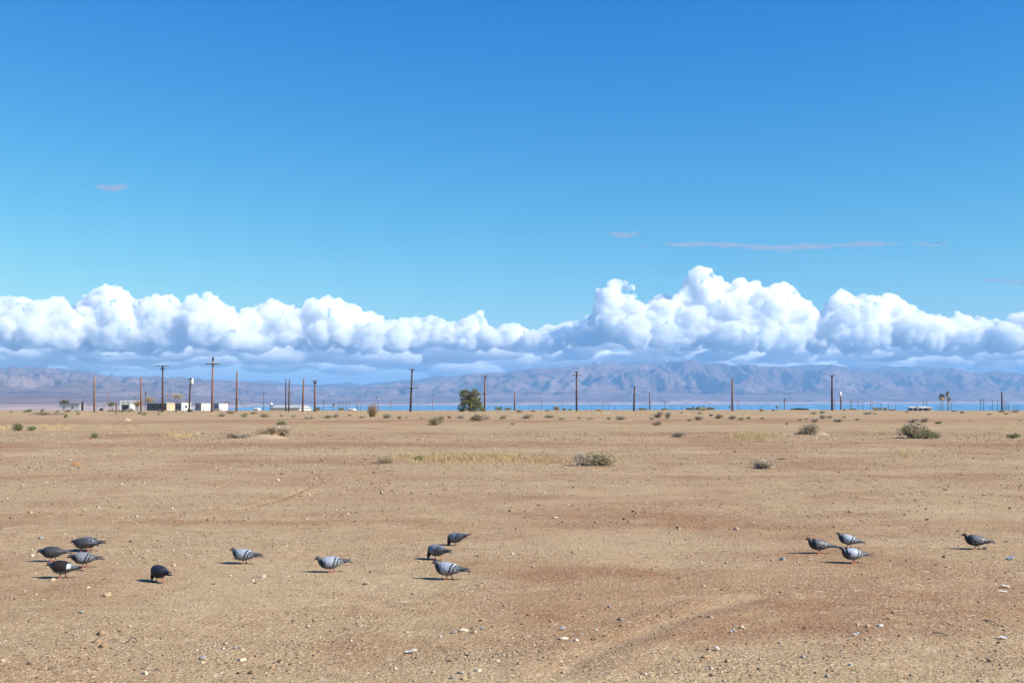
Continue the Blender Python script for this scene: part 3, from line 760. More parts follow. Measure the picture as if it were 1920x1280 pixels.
# radio mast
m_ = at(237.5, 681, 420.0); g_ = ground_z(m_.x, 420.0)
t = thing('radio_mast', 'very thin tall grey radio mast above the white sign', 'mast', (m_.x, 420, g_))
b = MB()
for k in range(3):
    a = k * 2.094; b.tube([(0.16 * math.cos(a), 0.16 * math.sin(a), 0), (0.16 * math.cos(a), 0.16 * math.sin(a), m_.z - g_)], 0.014, 4)
b.build('mast_leg', MAT['blue_grey_wall'], t)
b = MB(); zz = 0.0
while zz < m_.z - g_ - 0.7:
    for k in range(3):
        a, c = k * 2.094, (k + 1) * 2.094
        b.tube([(0.16 * math.cos(a), 0.16 * math.sin(a), zz), (0.16 * math.cos(c), 0.16 * math.sin(c), zz + 0.6)], 0.015, 3)
    zz += 0.6
b.build('lattice', MAT['blue_grey_wall'], t)

# wires between the poles
def wire(x0, y0, x1, y1, sag, label, d0=188.0, d1=188.0, r=0.011):
    a, c = at(x0, y0, d0), at(x1, y1, d1)
    pts = []
    for i in range(17):
        f = i / 16; p = a.lerp(c, f); p.z -= 4 * sag * f * (1 - f) * px2m(d0); p.y -= 0.25
        pts.append(p)
    me = MB().tube(pts, r, 5).mesh('power_line', MAT['wire'], True)
    return tag(link('power_line', me), label, 'wire', 'wires between the poles')
wire(-120, 723, 177, 725, 2, 'faint wire from the left edge to the leftmost bare pole')
wire(177, 725, 305, 717, 2, 'wire from the leftmost bare pole to the dark wide T pole')
wire(-120, 733, 264.5, 733, 1.5, 'lower faint wire from the left edge to the second bare pole')
wire(305, 716.5, 398, 712.5, 1.0, 'nearly straight wire from the dark wide T pole to the tallest pole')
wire(305, 715, 398, 712, 12, 'deeply sagging cable between the dark wide T pole and the tallest pole', r=0.02)
wire(398, 712.5, 444, 717, 1, 'wire from the tallest pole to the bare pole by the box shed')
wire(444, 717, 568.5, 722, 2, 'wire from the box shed pole to the leaning bare pole')
wire(568.5, 722, 771, 727, 2, 'wire from the leaning bare pole to the tilted two arm pole')
wire(771, 727, 909, 735.5, 1.5, 'wire from the tilted two arm pole to the tree pole')
wire(909, 735.5, 1081, 735, 1.5, 'wire from the tree pole to the pole with close crossarms')
wire(1081, 734, 1189, 727, 1.0, 'wire from the pole with close crossarms to the bare dark pole')
wire(1189, 727, 1373, 737, 2, 'wire from the bare dark pole to the weathered brown pole')
wire(1189, 726, 1373, 721, 4, 'upper wire from the bare dark pole to the weathered brown pole')
wire(1373, 737.5, 1560, 729, 4, 'wire from the weathered brown pole to the tall dark T pole')
wire(1560, 730, 1878, 737.5, 3, 'wire from the tall dark T pole to the right edge pole', d1=250.0)
wire(1878, 737.5, 2050, 737, 2, 'wire leaving the single arm pole towards the right edge', 250.0, 250.0)
wire(536.5, 724, 541.5, 738, 0.0, 'slanting guy wire between the two paired thin poles', 196, 196, 0.03)
wire(447, 745, 459, 764, 0.3, 'slanting guy wire right of the bare pole by the box shed', 188, 188, 0.025)

# ------------------------------------------------------------------ buildings
def building(name, label, d, px_l, px_c, px_r, top, yaw_deg, left_mat, right_mat, roof_mat='roof_grey', overhang=0.25, roof_t=0.18, windows=(), cat='building', group=None, gable=0.0):
    """box house with its near corner at px_c; the left face runs back to px_l, the right face to px_r"""
    ya = R(yaw_deg)
    k = px2m(d); c = at(px_c, top, d); gz = ground_z(c.x, d); h = c.z - gz
    wl_ = (px_c - px_l) * k / math.cos(ya); wr = (px_r - px_c) * k / math.sin(ya)
    # local axes: +X runs along the left face away from the corner (towards -x world), +Y along the right face
    t = thing(name, label, cat, (c.x, d, gz), (0, 0, ya), group)
    MB().add([(-wl_, 0, -1.5), (0, 0, -1.5), (0, 0, h), (-wl_, 0, h), (-wl_, 0.15, -1.5), (0, 0.15, -1.5), (0, 0.15, h), (-wl_, 0.15, h)], [(0, 1, 2, 3), (5, 4, 7, 6), (4, 0, 3, 7), (1, 5, 6, 2), (3, 2, 6, 7)]).build('front_wall', MAT[left_mat], t)
    return t, h, wl_, wr, k

def boxhouse(name, label, d, px_l, px_c, px_r, top, lm, rm, roofm='roof_grey', yaw=None, windows=(), door=None, cat='building', group=None, over=0.2, rise=0.0):
    """two visible faces: left face (px_l..px_c), right face (px_c..px_r)"""
    k = px2m(d); a, b_ = (px_c - px_l) * k, (px_r - px_c) * k
    if yaw is None: yaw = 40.0
    ya = R(yaw)
    c = at(px_c, top, d); gz = ground_z(c.x, d) - 0.05; h = c.z - gz
    L = a / math.cos(ya); W = b_ / math.sin(ya) if b_ > 0 else 5.0
    # near corner at the origin, left face along (-cos, sin), right face along (sin, cos)
    t = thing(name, label, cat, (c.x, d, gz), (0, 0, -ya), group)     # local -X = along left face, +Y = along right face
    th = 0.15
    def wall(x0, x1, y0, y1, m, nm='wall'): return MB().box(x0, x1, y0, y1, -0.5, h).build(nm, MAT[m], t)
    lw = wall(-L, 0, 0, th, lm); rw = wall(-th, 0, th + .002, W - th - .002, rm)
    wall(-L, 0, W - th, W, lm); wall(-L, -L + th, th + .002, W - th - .002, rm)
    if rise:
        o = over
        MB().add([(-L - o, -o, h), (o, -o, h), (o, W + o, h), (-L - o, W + o, h), (-L - o, W / 2, h + rise), (o, W / 2, h + rise)], [(0, 1, 5, 4), (2, 3, 4, 5), (1, 2, 5), (3, 0, 4), (3, 2, 1, 0)]).build('roof', MAT[roofm], t)
    else:
        MB().box(-L - over, over, -over, W + over, h + 0.003, h + 0.16).build('roof', MAT[roofm], t)
    MB().box(-L - over - .03, over + .03, -over - .05, -over - .003, h - .06, h + .13).build('fascia', MAT['grey_wall' if roofm != 'white_paint' else 'white_paint'], t)
    MB().box(.02, .06, W * .12, W * .12 + .8, -.3, min(2.0, h * .82)).build('door', MAT['blue_grey_wall'], t)
    for (face, f0, f1, z0, z1) in windows:
        if face == 'l':
            w = MB().box(-L * (1 - f0), -L * (1 - f1), -0.03, 0.02, h * z0, h * z1).build('window', MAT['glass_dark'], t)
            MB().box(-L * (1 - f0) - .06, -L * (1 - f1) + .06, -0.06, 0.0, h * z0 - .08, h * z0 - .003).build('sill', MAT['white_paint'], w)
        else:
            w = MB().box(-0.02, 0.03, W * f0, W * f1, h * z0, h * z1).build('window', MAT['glass_dark'], t)
            MB().box(0.0, 0.06, W * f0 - .06, W * f1 + .06, h * z0 - .08, h * z0 - .003).build('sill', MAT['white_paint'], w)
    return t, h, L, W

boxhouse('shed', 'long low white shed with flat grey roof at the far left', 410, 108, 150, 153, 757, 'white_paint', 'grey_wall', yaw=12, windows=(('l', .2, .26, .45, .7), ('l', .6, .66, .45, .7)))
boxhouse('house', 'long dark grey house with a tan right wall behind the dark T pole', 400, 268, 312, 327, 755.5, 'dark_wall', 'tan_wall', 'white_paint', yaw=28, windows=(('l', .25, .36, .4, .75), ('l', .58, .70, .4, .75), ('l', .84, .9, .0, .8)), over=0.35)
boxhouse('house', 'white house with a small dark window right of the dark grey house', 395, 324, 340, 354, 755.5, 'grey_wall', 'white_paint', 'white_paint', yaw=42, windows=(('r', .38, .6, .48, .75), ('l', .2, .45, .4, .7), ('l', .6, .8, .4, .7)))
boxhouse('shed', 'box shed with a cream lit side beside the leaning pole', 398, 362, 377.5, 391, 756.5, 'blue_grey_wall', 'cream_paint', 'roof_grey', yaw=44, windows=(('l', .3, .6, .5, .75),), over=0.1)  # blue grey left wall paints in the shade, cream is the sunlit side
boxhouse('shed', 'box shed with a white lit side right of the tallest pole', 402, 397, 410.5, 424, 757, 'blue_grey_wall', 'white_paint', 'roof_grey', yaw=44, windows=(('l', .35, .6, .5, .75),), over=0.1)  # shade of the left wall put into its blue grey colour
boxhouse('shed', 'long white gabled shed with pale roof behind the paired poles', 430, 505, 561, 575, 765, 'white_paint', 'white_paint', 'roof_grey', yaw=16, over=0.5, rise=1.0)
boxhouse('shed', 'small white hut left of the rust coloured shrub', 470, 651, 662, 667, 767.2, 'white_paint', 'white_paint', 'white_paint', yaw=30, over=0.1, rise=0.35)
boxhouse('shed', 'tiny white roofed hut left of the long white gabled shed', 440, 474, 483, 487, 766.5, 'white_paint', 'white_paint', 'white_paint', yaw=30, over=0.1, rise=0.5)

# white tank on the gabled shed's near end
p_ = at(514, 757, 430); gz_ = ground_z(p_.x, 428)
t = thing('water_tank', 'round white water tank on dark legs by the gabled shed', 'tank', (p_.x, 425, gz_))
zt = p_.z - gz_
MB().tube([(0, 0, zt - .42), (0, 0, zt - .36), (0, 0, zt), (0, 0, zt + .32), (0, 0, zt + .42)], [.2, .48, .56, .42, .1], 14).build('tank_body', MAT['white_paint'], t, True)
for (sx, sy) in ((-1, -1), (1, -1), (1, 1), (-1, 1)):
    MB().tube([(sx * .35, sy * .35, 0), (sx * .3, sy * .3, zt - .38)], .06, 6).build('leg', MAT['dark_metal'], t)

# dark leaning thing at the end of the left shed
p_ = at(155, 754, 405); gz_ = ground_z(p_.x, 405)
t = thing('storage_cabinet', 'dark brown upright cabinet with a leaning rod at the shed end', 'cabinet', (p_.x, 405, gz_))
MB().box(-.42, .38, -.3, .3, -.3, p_.z - gz_).build('cabinet_body', MAT['pole_wood_dark'], t)
MB().box(-.46, .42, -.34, .34, p_.z - gz_ + .003, p_.z - gz_ + .1).build('lid', MAT['dark_metal'], t)
MB().tube([(.1, -.2, p_.z - gz_ + .1), (.95, -.2, p_.z - gz_ + 2.0)], .035, 6).build('rod', MAT['pole_wood_dark'], t)

# open carport
p_ = at(180, 757.5, 430); q_ = at(206, 757.5, 430); gz_ = ground_z((p_.x + q_.x) / 2, 430)
t = thing('carport', 'open carport with a thin white roof behind the leftmost pole', 'carport', ((p_.x + q_.x) / 2, 430, gz_))
hw = (q_.x - p_.x) / 2; hz = p_.z - gz_
MB().box(-hw, hw, -1.5, 1.5, hz - .12, hz).build('roof', MAT['white_paint'], t)
for sx in (-1, 0, 1):
    for sy in (-1, 1):
        MB().tube([(sx * hw * .92, sy * 1.35, 0), (sx * hw * .92, sy * 1.35, hz - .12)], .05, 6).build('post', MAT['grey_metal'], t)

# white sign boards with lettering
GLYPH = {'S': ["01111", "10000", "10000", "01110", "00001", "00001", "11110"], 'A': ["01110", "10001", "10001", "11111", "10001", "10001", "10001"], 'L': ["10000"] * 6 + ["11111"],
         'T': ["11111"] + ["00100"] * 6, 'O': ["01110"] + ["10001"] * 5 + ["01110"], 'N': ["10001", "11001", "10101", "10101", "10011", "10001", "10001"], 'E': ["11111", "10000", "10000", "11110", "10000", "10000", "11111"]}
def sign(label, word, px0, px1, y0, y1, d, txt):
    k = px2m(d); a = at(px0, y0, d); w = (px1 - px0) * k; hb = (y1 - y0) * k; gz = ground_z(a.x, d); top = a.z - gz
    t = thing('sign_board', label, 'sign', (a.x, d, gz))
    MB().box(0, w, -.08, .08, top - hb, top).build('board', MAT['white_paint'], t)
    for f in (0.03, 0.97): MB().box(w * f - .12, w * f + .12, -.06, .06, -.3, top - hb - .003).build('post', MAT['white_paint'], t)
    tx0, tx1, ty0, ty1 = txt                      # fractions of the board
    cw = (tx1 - tx0) * w / len(word); ch = (ty1 - ty0) * hb
    for i, c in enumerate(word):
        b = MB()
        for r_, row in enumerate(GLYPH[c]):
            for q, v in enumerate(row):
                if v == '1':
                    x = tx0 * w + i * cw + cw * 0.8 * q / 5; z = top - ty0 * hb - ch * (r_ + 1) / 7
                    b.box(x, x + cw * 0.8 / 5 + .004, -.10, -.083, z, z + ch / 7 + .004)
        b.build('letter', MAT['letter_black'], t)
    return t, w, hb, top
t, w, hb, top = sign('white sign board reading SALTON beside the bushes', 'SALTON', 225, 246, 750.5, 757.5, 405, (.12, .95, .22, .86))
t, w, hb, top = sign('white sign board reading SEA half hidden by bushes', 'SEA', 247.5, 262, 751, 758, 408, (.10, .75, .20, .84))
boxhouse('shed', 'white roadside stand with a dark opening under the SALTON board', 412, 225, 244, 247, 757.9, 'white_paint', 'white_paint', 'white_paint', yaw=9, windows=(('l', .16, .86, .30, .93),), over=0.05)
p_ = at(251, 744.5, 415); gz_ = ground_z(p_.x, 415)
t = thing('small_sign', 'small green sign on a thin post above the SEA board', 'sign', (p_.x, 415, gz_))
MB().tube([(0, 0, 0), (0, 0, p_.z - gz_)], .05, 6).build('post', MAT['grey_metal'], t)
MB().box(-.1, .75, -.05, .05, p_.z - gz_ - .55, p_.z - gz_ - .05).build('panel', MAT['sign_green'], t)

# low house with a porch at the right
d = 780; k = px2m(d)
a = at(1710, 764.8, d); c = at(1749, 764.8, d); gz = ground_z((a.x + c.x) / 2, d); hz = a.z - gz
t = thing('house', 'low house with white porch roof and posts left of the palms', 'building', (a.x, d, gz)); W = c.x - a.x
MB().box(.3, W - 2.85, 2.7, 9.0, -.6, hz - .05).build('wall', MAT['dark_wall'], t)
MB().box(W - 2.84, W - .3, 1.0, 9.0, -.6, hz - .05).build('wall', MAT['tan_wall'], t)
MB().add([(-.6, -.6, hz), (W + .3, -.6, hz), (W + .3, 9.3, hz + .9), (-.6, 9.3, hz + .9), (-.6, -.6, hz + .25), (W + .3, -.6, hz + .25), (W + .3, 9.3, hz + 1.15), (-.6, 9.3, hz + 1.15)], [(3, 2, 1, 0), (4, 5, 6, 7), (0, 1, 5, 4), (2, 3, 7, 6), (1, 2, 6, 5), (3, 0, 4, 7)]).build('roof', MAT['pale_roof'], t)
for f in (.03, .28, .52): MB().box(W * f - .14, W * f + .14, -.45, -.2, -.5, hz - .03).build('post', MAT['white_paint'], t)
MB().box(W * .34, W * .52, 2.4, 4.8, hz + .75, hz + 1.7).build('roof_unit', MAT['grey_metal'], t)
for f in (.14, .38): MB().box(W * f, W * f + 1.2, 2.65, 2.695, hz * .4, hz * .8).build('window', MAT['glass_dark'], t)

# dark low ruin roof
d = 300; a = at(1487, 766, d); c = at(1535, 766, d); gz = ground_z(a.x, d); hz = a.z - gz
t = thing('collapsed_shed', 'low black roofed collapsed shed left of the tall dark T pole', 'shed', (a.x, d, gz)); W = c.x - a.x
MB().add([(0, 0, hz - .1), (W * .25, 0, hz + .16), (W * .62, 0, hz + .02), (W * .62, 0, -.5), (0, 0, -.5), (0, 3, hz - .1), (W * .25, 3, hz + .16), (W * .62, 3, hz + .02), (W * .62, 3, -.5), (0, 3, -.5)], [(0, 4, 3, 2, 1), (5, 6, 7, 8, 9), (0, 1, 6, 5), (1, 2, 7, 6), (2, 3, 8, 7), (0, 5, 9, 4)]).build('roof', MAT['letter_black'], t)
MB().box(W * .63, W, .5, 2.5, hz - .28, hz - .16).build('fallen_panel', MAT['white_paint'], t)

# things on the lot
p = on_ground(218, 776)
t = thing('wooden_post', 'short thick wooden post standing alone on the lot at left', 'post', p)
hh = at(218, 755, p.y).z - p.z
MB().tube([(0, 0, -.2), (0.01, 0, hh * .5), (0, 0, hh * .93), (0, 0, hh)], [.115, .11, .115, .10], 9).build('shaft', MAT['pole_wood'], t)
MB().box(-.09, .09, -.125, -.11, hh * .80, hh * .86).build('metal_band', MAT['dark_metal'], t)
p = on_ground(190, 770)
t = thing('rubbish_barrel', 'dark tipped rubbish barrel with a pale lid by the leftmost pole', 'barrel', p)
MB().tube([(-.28, 0, .30), (.0, 0, .30), (.30, 0, .30)], [.26, .30, .27], 14).build('barrel_body', MAT['dark_metal'], t, True)
MB().tube([(-.45, -.15, .42), (-.40, -.15, .68)], [.28, .26], 12).build('lid', MAT['blue_grey_wall'], t)
p = on_ground(1139, 774.5)
t = link('plank', MB().box(-.42, .42, -.12, .12, 0.0, .07).mesh('plank', MAT['white_paint']), loc=p); tag(t, 'white plank lying on the ground before the bare dark pole', 'plank')
# ------------------------------------------------------------------ trees, palms, shrubs, grass
def leaf_cloud(pts, size, rs, aspect=2.2):
    """one small folded quad for each point, random attitude"""
    n = len(pts); pts = np.asarray(pts)
    a = rs.normal(size=(n, 3)); a[:, 2] += 0.35; a /= np.linalg.norm(a, axis=1)[:, None]
    b = np.cross(a, rs.normal(size=(n, 3))); b /= np.linalg.norm(b, axis=1)[:, None] + 1e-9
    s = size * rs.uniform(0.6, 1.4, size=(n, 1))
    V = np.stack([pts - a * s * aspect * .5, pts - b * s * .5, pts + a * s * aspect * .5, pts + b * s * .5], 1).reshape(-1, 3)
    return V, np.arange(4 * n).reshape(-1, 4)

def twigs(starts, ends, r0, rs, bend=0.15, seg=3):
    """thin three-sided tapered twigs"""
    n = len(starts); S = np.asarray(starts); E = np.asarray(ends); L = np.linalg.norm(E - S, axis=1)[:, None]
    off = rs.normal(size=(n, 3)) * L * bend
    V, F = [], []
    ax = np.cross((E - S) / (L + 1e-9), [0.3, 0.5, 0.81]); ax /= np.linalg.norm(ax, axis=1)[:, None] + 1e-9
    bx = np.cross((E - S) / (L + 1e-9), ax)
    for j in range(seg + 1):
        f = j / seg; c = S + (E - S) * f + off * (4 * f * (1 - f)) * .5
        r = r0 * (1 - 0.8 * f)
        for k in range(3):
            w = 2.094 * k; V.append(c + (ax * math.cos(w) + bx * math.sin(w)) * r)
    V = np.stack(V, 1).reshape(-1, 3); m = (seg + 1) * 3
    base = np.arange(n)[:, None] * m; fs = []
    for j in range(seg):
        for k in range(3):
            fs.append(np.stack([base[:, 0] + j * 3 + k, base[:, 0] + j * 3 + (k + 1) % 3, base[:, 0] + (j + 1) * 3 + (k + 1) % 3, base[:, 0] + (j + 1) * 3 + k], 1))
    return V, np.concatenate(fs)

def shrub_meshes(seed, kind):
    """unit shrub: about 1 wide, 1 deep, 0.55 high"""
    rs = np.random.default_rng(seed)
    leafm, twigm, nleaf, ls, ntw = {'green': ('leaf_green', 'twig_brown', 1150, .030, 150), 'olive': ('leaf_olive', 'twig_grey', 900, .028, 240), 'grey': ('leaf_grey', 'twig_grey', 700, .024, 330),
                                   'tan': ('leaf_tan', 'twig_grey', 500, .022, 320), 'rust': ('leaf_rust', 'twig_brown', 520, .020, 300)}[kind]
    nl = 9 if kind != 'tan' else 6
    lobes = []
    for i in range(nl):
        a = rs.uniform(0, 2 * np.pi); r = 0.33 * np.sqrt(rs.random()); lobes.append((r * np.cos(a), r * np.sin(a), rs.uniform(.16, .34) * (1 - r), rs.uniform(.13, .24)))
    P = []
    per = nleaf // nl
    for (x, y, z, r) in lobes:
        v = rs.normal(size=(per, 3)); v /= np.linalg.norm(v, axis=1)[:, None]
        q = np.array((x, y, z)) + v * r * rs.uniform(.45, 1.08, size=(per, 1)) ** 0.7
        P.append(q[q[:, 2] > 0.005])
    P = np.concatenate(P)
    V, F = leaf_cloud(P, ls, rs)
    fol = np_mesh('foliage', V, F, MAT[leafm])
    st, en = [], []
    for i in range(ntw):
        x, y, z, r = lobes[rs.integers(nl)]
        v = rs.normal(size=3); v /= np.linalg.norm(v); v[2] = abs(v[2])
        e = np.array((x, y, z)) + v * r * rs.uniform(.8, 1.35)
        st.append((rs.normal() * .05, rs.normal() * .05, 0)); en.append(e)
    V, F = twigs(st, en, .008, rs, .12)
    tw = np_mesh('branches', V, F, MAT[twigm])
    return fol, tw
SHRUB = {k: [shrub_meshes(400 + 13 * i + 7 * j, k) for j in range(n)] for i, (k, n) in enumerate((('green', 3), ('olive', 4), ('grey', 4), ('tan', 3), ('rust', 1)))}

_sn = [0]
def shrub(px, py, w, h, kind, label, group='desert shrubs scattered over the lot', name='shrub'):
    p = on_ground(px, py - 0.4)
    k = px2m(p.y); _sn[0] += 1
    fol, tw = SHRUB[kind][_sn[0] % len(SHRUB[kind])]
    t = thing(name, label, 'shrub', (p.x, p.y, p.z - 0.02), (0, 0, (_sn[0] * 2.4) % 6.28), group)
    s = w * k / 0.78; t.scale = (s, s, h * k / 0.44)
    link('foliage', fol, t); link('branches', tw, t)
    return t

NAMED = [
    (38, 807.5, 27, 14, 'green', 'larger of the two green shrubs side by side at the left edge'),
    (59, 807.5, 17, 11, 'green', 'smaller right one of the two green shrubs at the left edge'),
    (177, 821, 14, 12, 'green', 'small lone green shrub below the leftmost pole'),
    (455, 821, 58, 12, 'tan', 'flat straw coloured dead brush on the left end of the sandy mound'),
    (495, 819, 54, 21, 'tan', 'pale straw coloured twiggy shrub in the middle of the sandy mound'),
    (530, 818, 46, 20, 'grey', 'pale grey twiggy shrub on the right end of the sandy mound'),
    (529, 796.5, 24, 11, 'olive', 'olive shrub just behind the sandy mound'),
    (722, 869, 30, 15, 'olive', 'dark olive shrub at the left end of the long straw grass strip'),
    (787, 863, 20, 12, 'green', 'thin fresh green shrub inside the long straw grass strip'),
    (1092, 873, 42, 26, 'grey', 'grey left half of the biggest shrub pair in the middle'),
    (1126, 873, 58, 28, 'olive', 'olive right half of the biggest shrub pair in the middle'),
    (1432, 877, 50, 21, 'grey', 'rounded grey green shrub alone on the right foreground gravel'),
    (1464, 861, 22, 5, 'olive', 'flat dark shrub just behind the rounded grey green shrub'),
    (1270, 819.5, 32, 11, 'grey', 'low grey twiggy shrub right of the middle'),
    (1518, 814, 38, 22, 'olive', 'domed shrub with a sand tail below the collapsed shed'),
    (1496, 814, 26, 5, 'tan', 'dead brush lying at the left foot of the domed shrub'),
    (1718, 822.5, 60, 32, 'olive', 'largest dark olive shrub at the right'),
    (1738, 822.8, 26, 20, 'green', 'greener lobe leaning on the largest dark olive shrub'),
    (1757, 821, 14, 13, 'olive', 'small shrub at the right foot of the largest olive shrub'),
    (1900, 821, 25, 10, 'green', 'low green shrub at the right edge'),
    (815, 797, 31, 18, 'olive', 'round olive shrub below the tilted two arm pole'),
    (896, 789.5, 28, 13, 'olive', 'dark shrub below the lone green tree'),
    (1232, 797.5, 18, 9, 'olive', 'small olive shrub standing alone below the scrub row'),
    (698, 782, 27, 26, 'rust', 'tall rust brown leafy shrub left of the tilted pole'),
    (1045, 769.3, 13, 9, 'olive', 'round dark shrub on the crest left of the close crossarm pole'),
]
for a in NAMED: shrub(*a)
SCRUB = [(48, 767, 9, 5, 'olive'), (56, 767, 10, 6, 'green'), (79, 767.5, 10, 7, 'olive'), (108, 768, 9, 4, 'olive'), (126, 768, 14, 5, 'grey'), (147, 768, 12, 4, 'olive'), (122, 783, 11, 7, 'green'), (146, 777.5, 6, 4, 'green'), (262, 776, 13, 6, 'grey'), (270, 778.5, 8, 6, 'green'), (298, 778, 6, 3.5, 'green'), (356, 769.5, 13, 6, 'olive'),
         (20, 767, 10, 3, 'tan'), (210, 768, 16, 6, 'tan'), (228, 768.5, 18, 5, 'grey'), (245, 769, 14, 7, 'grey'), (300, 768, 12, 3, 'tan'), (330, 769, 8, 4, 'tan'), (408, 770, 10, 4, 'olive'), (418, 781, 18, 8, 'grey'), (436, 776, 20, 9, 'tan'), (458, 782.5, 15, 10, 'olive'), (476, 776, 16, 6, 'tan'), (498, 782.5, 19, 9, 'olive'), (528, 781, 6, 4, 'green'), (550, 782.5, 12, 7, 'grey'), (580, 785.5, 19, 8, 'olive'), (613, 784, 16, 7, 'olive'), (630, 782.5, 17, 8, 'olive'), (655, 780, 10, 5, 'olive'), (682, 784, 16, 6, 'tan'), (728, 784, 18, 10, 'olive'), (748, 785.5, 14, 8, 'tan'), (763, 784, 8, 4, 'grey'), (792, 786, 10, 6, 'grey'), (826, 787, 14, 9, 'olive'), (843, 784.5, 10, 7, 'tan'), (865, 784.5, 20, 7, 'grey'), (912, 786, 14, 7, 'grey'), (942, 785.5, 22, 8, 'grey'), (962, 796, 14, 5, 'tan'),
         (974, 773, 15, 6, 'olive'), (990, 785, 24, 11, 'grey'), (1030, 783.5, 20, 7, 'olive'), (1053, 787, 17, 7, 'olive'), (1086, 786, 7, 6, 'tan'), (1104, 786, 16, 3, 'tan'), (1142, 787, 14, 6, 'olive'), (1164, 787.5, 22, 9, 'olive'), (1223, 786.5, 15, 6, 'grey'), (1232, 784, 22, 13, 'tan'), (1252, 785, 16, 14, 'olive'), (1293, 789.5, 12, 6, 'olive'), (1310, 787.5, 20, 9, 'grey'), (1313, 776.5, 12, 5, 'olive'), (1334, 780, 10, 6, 'grey'), (1347, 785, 17, 10, 'olive'), (1372, 786, 20, 8, 'grey'), (1390, 787.5, 14, 7, 'tan'), (1404, 786, 11, 7, 'olive'), (1430, 786, 13, 5, 'grey'), (1278, 775.5, 5, 3, 'olive'),
         (1057, 770, 8, 5, 'green'), (1069, 770, 7, 4, 'green'), (1000, 772, 10, 5, 'tan'), (1027, 771, 12, 4, 'tan'), (1126, 771, 14, 5, 'tan'), (1320, 769.5, 20, 6, 'tan'), (1428, 771, 10, 4, 'grey'), (1450, 770.5, 6, 4, 'green'),
         (1475, 796, 10, 5, 'tan'), (1499, 788.5, 9, 4, 'olive'), (1512, 787, 7, 4, 'grey'), (1525, 776.5, 12, 5, 'olive'), (1541, 775, 11, 5, 'grey'), (1528, 791, 14, 9, 'olive'), (1543, 785, 16, 8, 'grey'), (1556, 784, 12, 6, 'tan'), (1571, 791, 17, 8, 'grey'), (1582, 783, 7, 4, 'olive'), (1608, 787.5, 11, 5, 'grey'), (1627, 777, 17, 6, 'olive'), (1642, 777, 7, 3, 'olive'), (1583, 770, 8, 4, 'olive'), (1642, 769.5, 12, 6, 'grey'), (1660, 769.5, 10, 6, 'olive'), (1672, 769.5, 12, 4, 'olive'), (1713, 793, 30, 9, 'grey'), (1731, 792, 16, 10, 'tan'), (1759, 794.5, 12, 6, 'green'), (1804, 774.5, 9, 3.5, 'green'), (1820, 790, 6, 3, 'tan'), (1855, 778, 9, 4, 'olive'), (1876, 773, 14, 4, 'olive'), (1887, 777, 10, 4, 'tan'), (1905, 773, 18, 5, 'grey'), (1790, 772, 10, 3, 'olive'), (1700, 773.5, 6, 4, 'olive'), (1912, 790, 8, 3, 'tan')]
SCRUB.sort(key=lambda s: s[0])
SCRUB = [s if s[4] != 'olive' or i % 2 else (*s[:4], 'grey') for i, s in enumerate(SCRUB)]
_names = {'green': 'green', 'olive': 'olive', 'grey': 'grey', 'tan': 'dry tan'}
for i, s in enumerate(SCRUB):
    lf = ORD[i + 1] + ' from the left' if i < 52 else ORD[len(SCRUB) - i] + ' from the right'
    shrub(*s, f'{_names[s[4]]} low scrub bush in the far scrub belt, {lf}', 'low bushes of the far scrub belt')

def limb_tree(seed, H, spread, levels=4, r0=0.12, trunks=1, up=0.75):
    """recursive limbs; returns tube specs and tip points"""
    r_ = random.Random(seed); tubes, tips = [], []
    def grow(p, dirv, L, r, lv):
        mid = p + dirv * L * .5 + Vector((r_.uniform(-1, 1), r_.uniform(-1, 1), r_.uniform(-.5, .5))) * L * .09
        e = p + dirv * L
        tubes.append(([p, mid, e], [r, r * .8, r * .6]))
        if lv == 0: tips.append(e); return
        if lv <= 2: tips.append(mid)
        for k in range(r_.choice((2, 3, 3))):
            v = Vector((r_.uniform(-1, 1) * spread, r_.uniform(-1, 1) * spread, r_.uniform(-.15, 1) * up)); v = (dirv * .75 + v).normalized()
            grow(e, v, L * r_.uniform(.58, .82), r * .6, lv - 1)
    for k in range(trunks):
        a = 6.28 * k / trunks + r_.random()
        v = Vector((math.cos(a) * .35 * (trunks > 1), math.sin(a) * .35 * (trunks > 1), 1)).normalized()
        grow(Vector((0, 0, -.1)), v, H * .30, r0, levels)
    return tubes, tips

def fit(tubes, tips, H, W):
    zs = max(p.z for p in tips); xs = max(abs(p.x) for p in tips); ys = max(abs(p.y) for p in tips); w = max(xs, ys)
    f = lambda p: Vector((p.x * W * .5 / w, p.y * W * .5 / w, p.z * H / zs))
    return [([f(p) for p in a], r) for a, r in tubes], [f(p) for p in tips]

def bare_tree(px, top, w_px, d, label, seed, tinge=None):
    a = at(px, top, d); gz = ground_z(a.x, d); H = a.z - gz; W = w_px * px2m(d)
    tb, tp = fit(*limb_tree(seed, H, .75, 5, .13, 2, .55), H, W)
    t = thing('bare_tree', label, 'tree', (a.x, d, gz), group='trees by the buildings')
    b1, b2 = MB(), MB()
    for i, (pts, r) in enumerate(tb): (b1 if r[0] > .045 else b2).tube(pts, [max(.028, q) for q in r], 5 if r[0] > .045 else 3, caps=False)
    b1.build('trunk', MAT['bark'], t, True); b2.build('crown', MAT['bare_twig'], t)
    if tinge:
        rs = np.random.default_rng(seed); P = np.array([p[:] for p in tp]); P = np.repeat(P, 9, 0) + rs.normal(size=(len(P) * 9, 3)) * .16
        V, F = leaf_cloud(P, .075, rs); link('foliage', np_mesh('foliage', V, F, MAT[tinge]), t)
    return t
bare_tree(326, 737, 34, 418, 'wide bare tree with grey olive twigs behind the white house', 3, 'leaf_grey')
bare_tree(281, 743, 26, 412, 'bare brownish tree behind the left end of the dark house', 8, 'leaf_tan')
bare_tree(352, 749, 20, 420, 'low bare tree just left of the leaning pole behind the houses', 12)
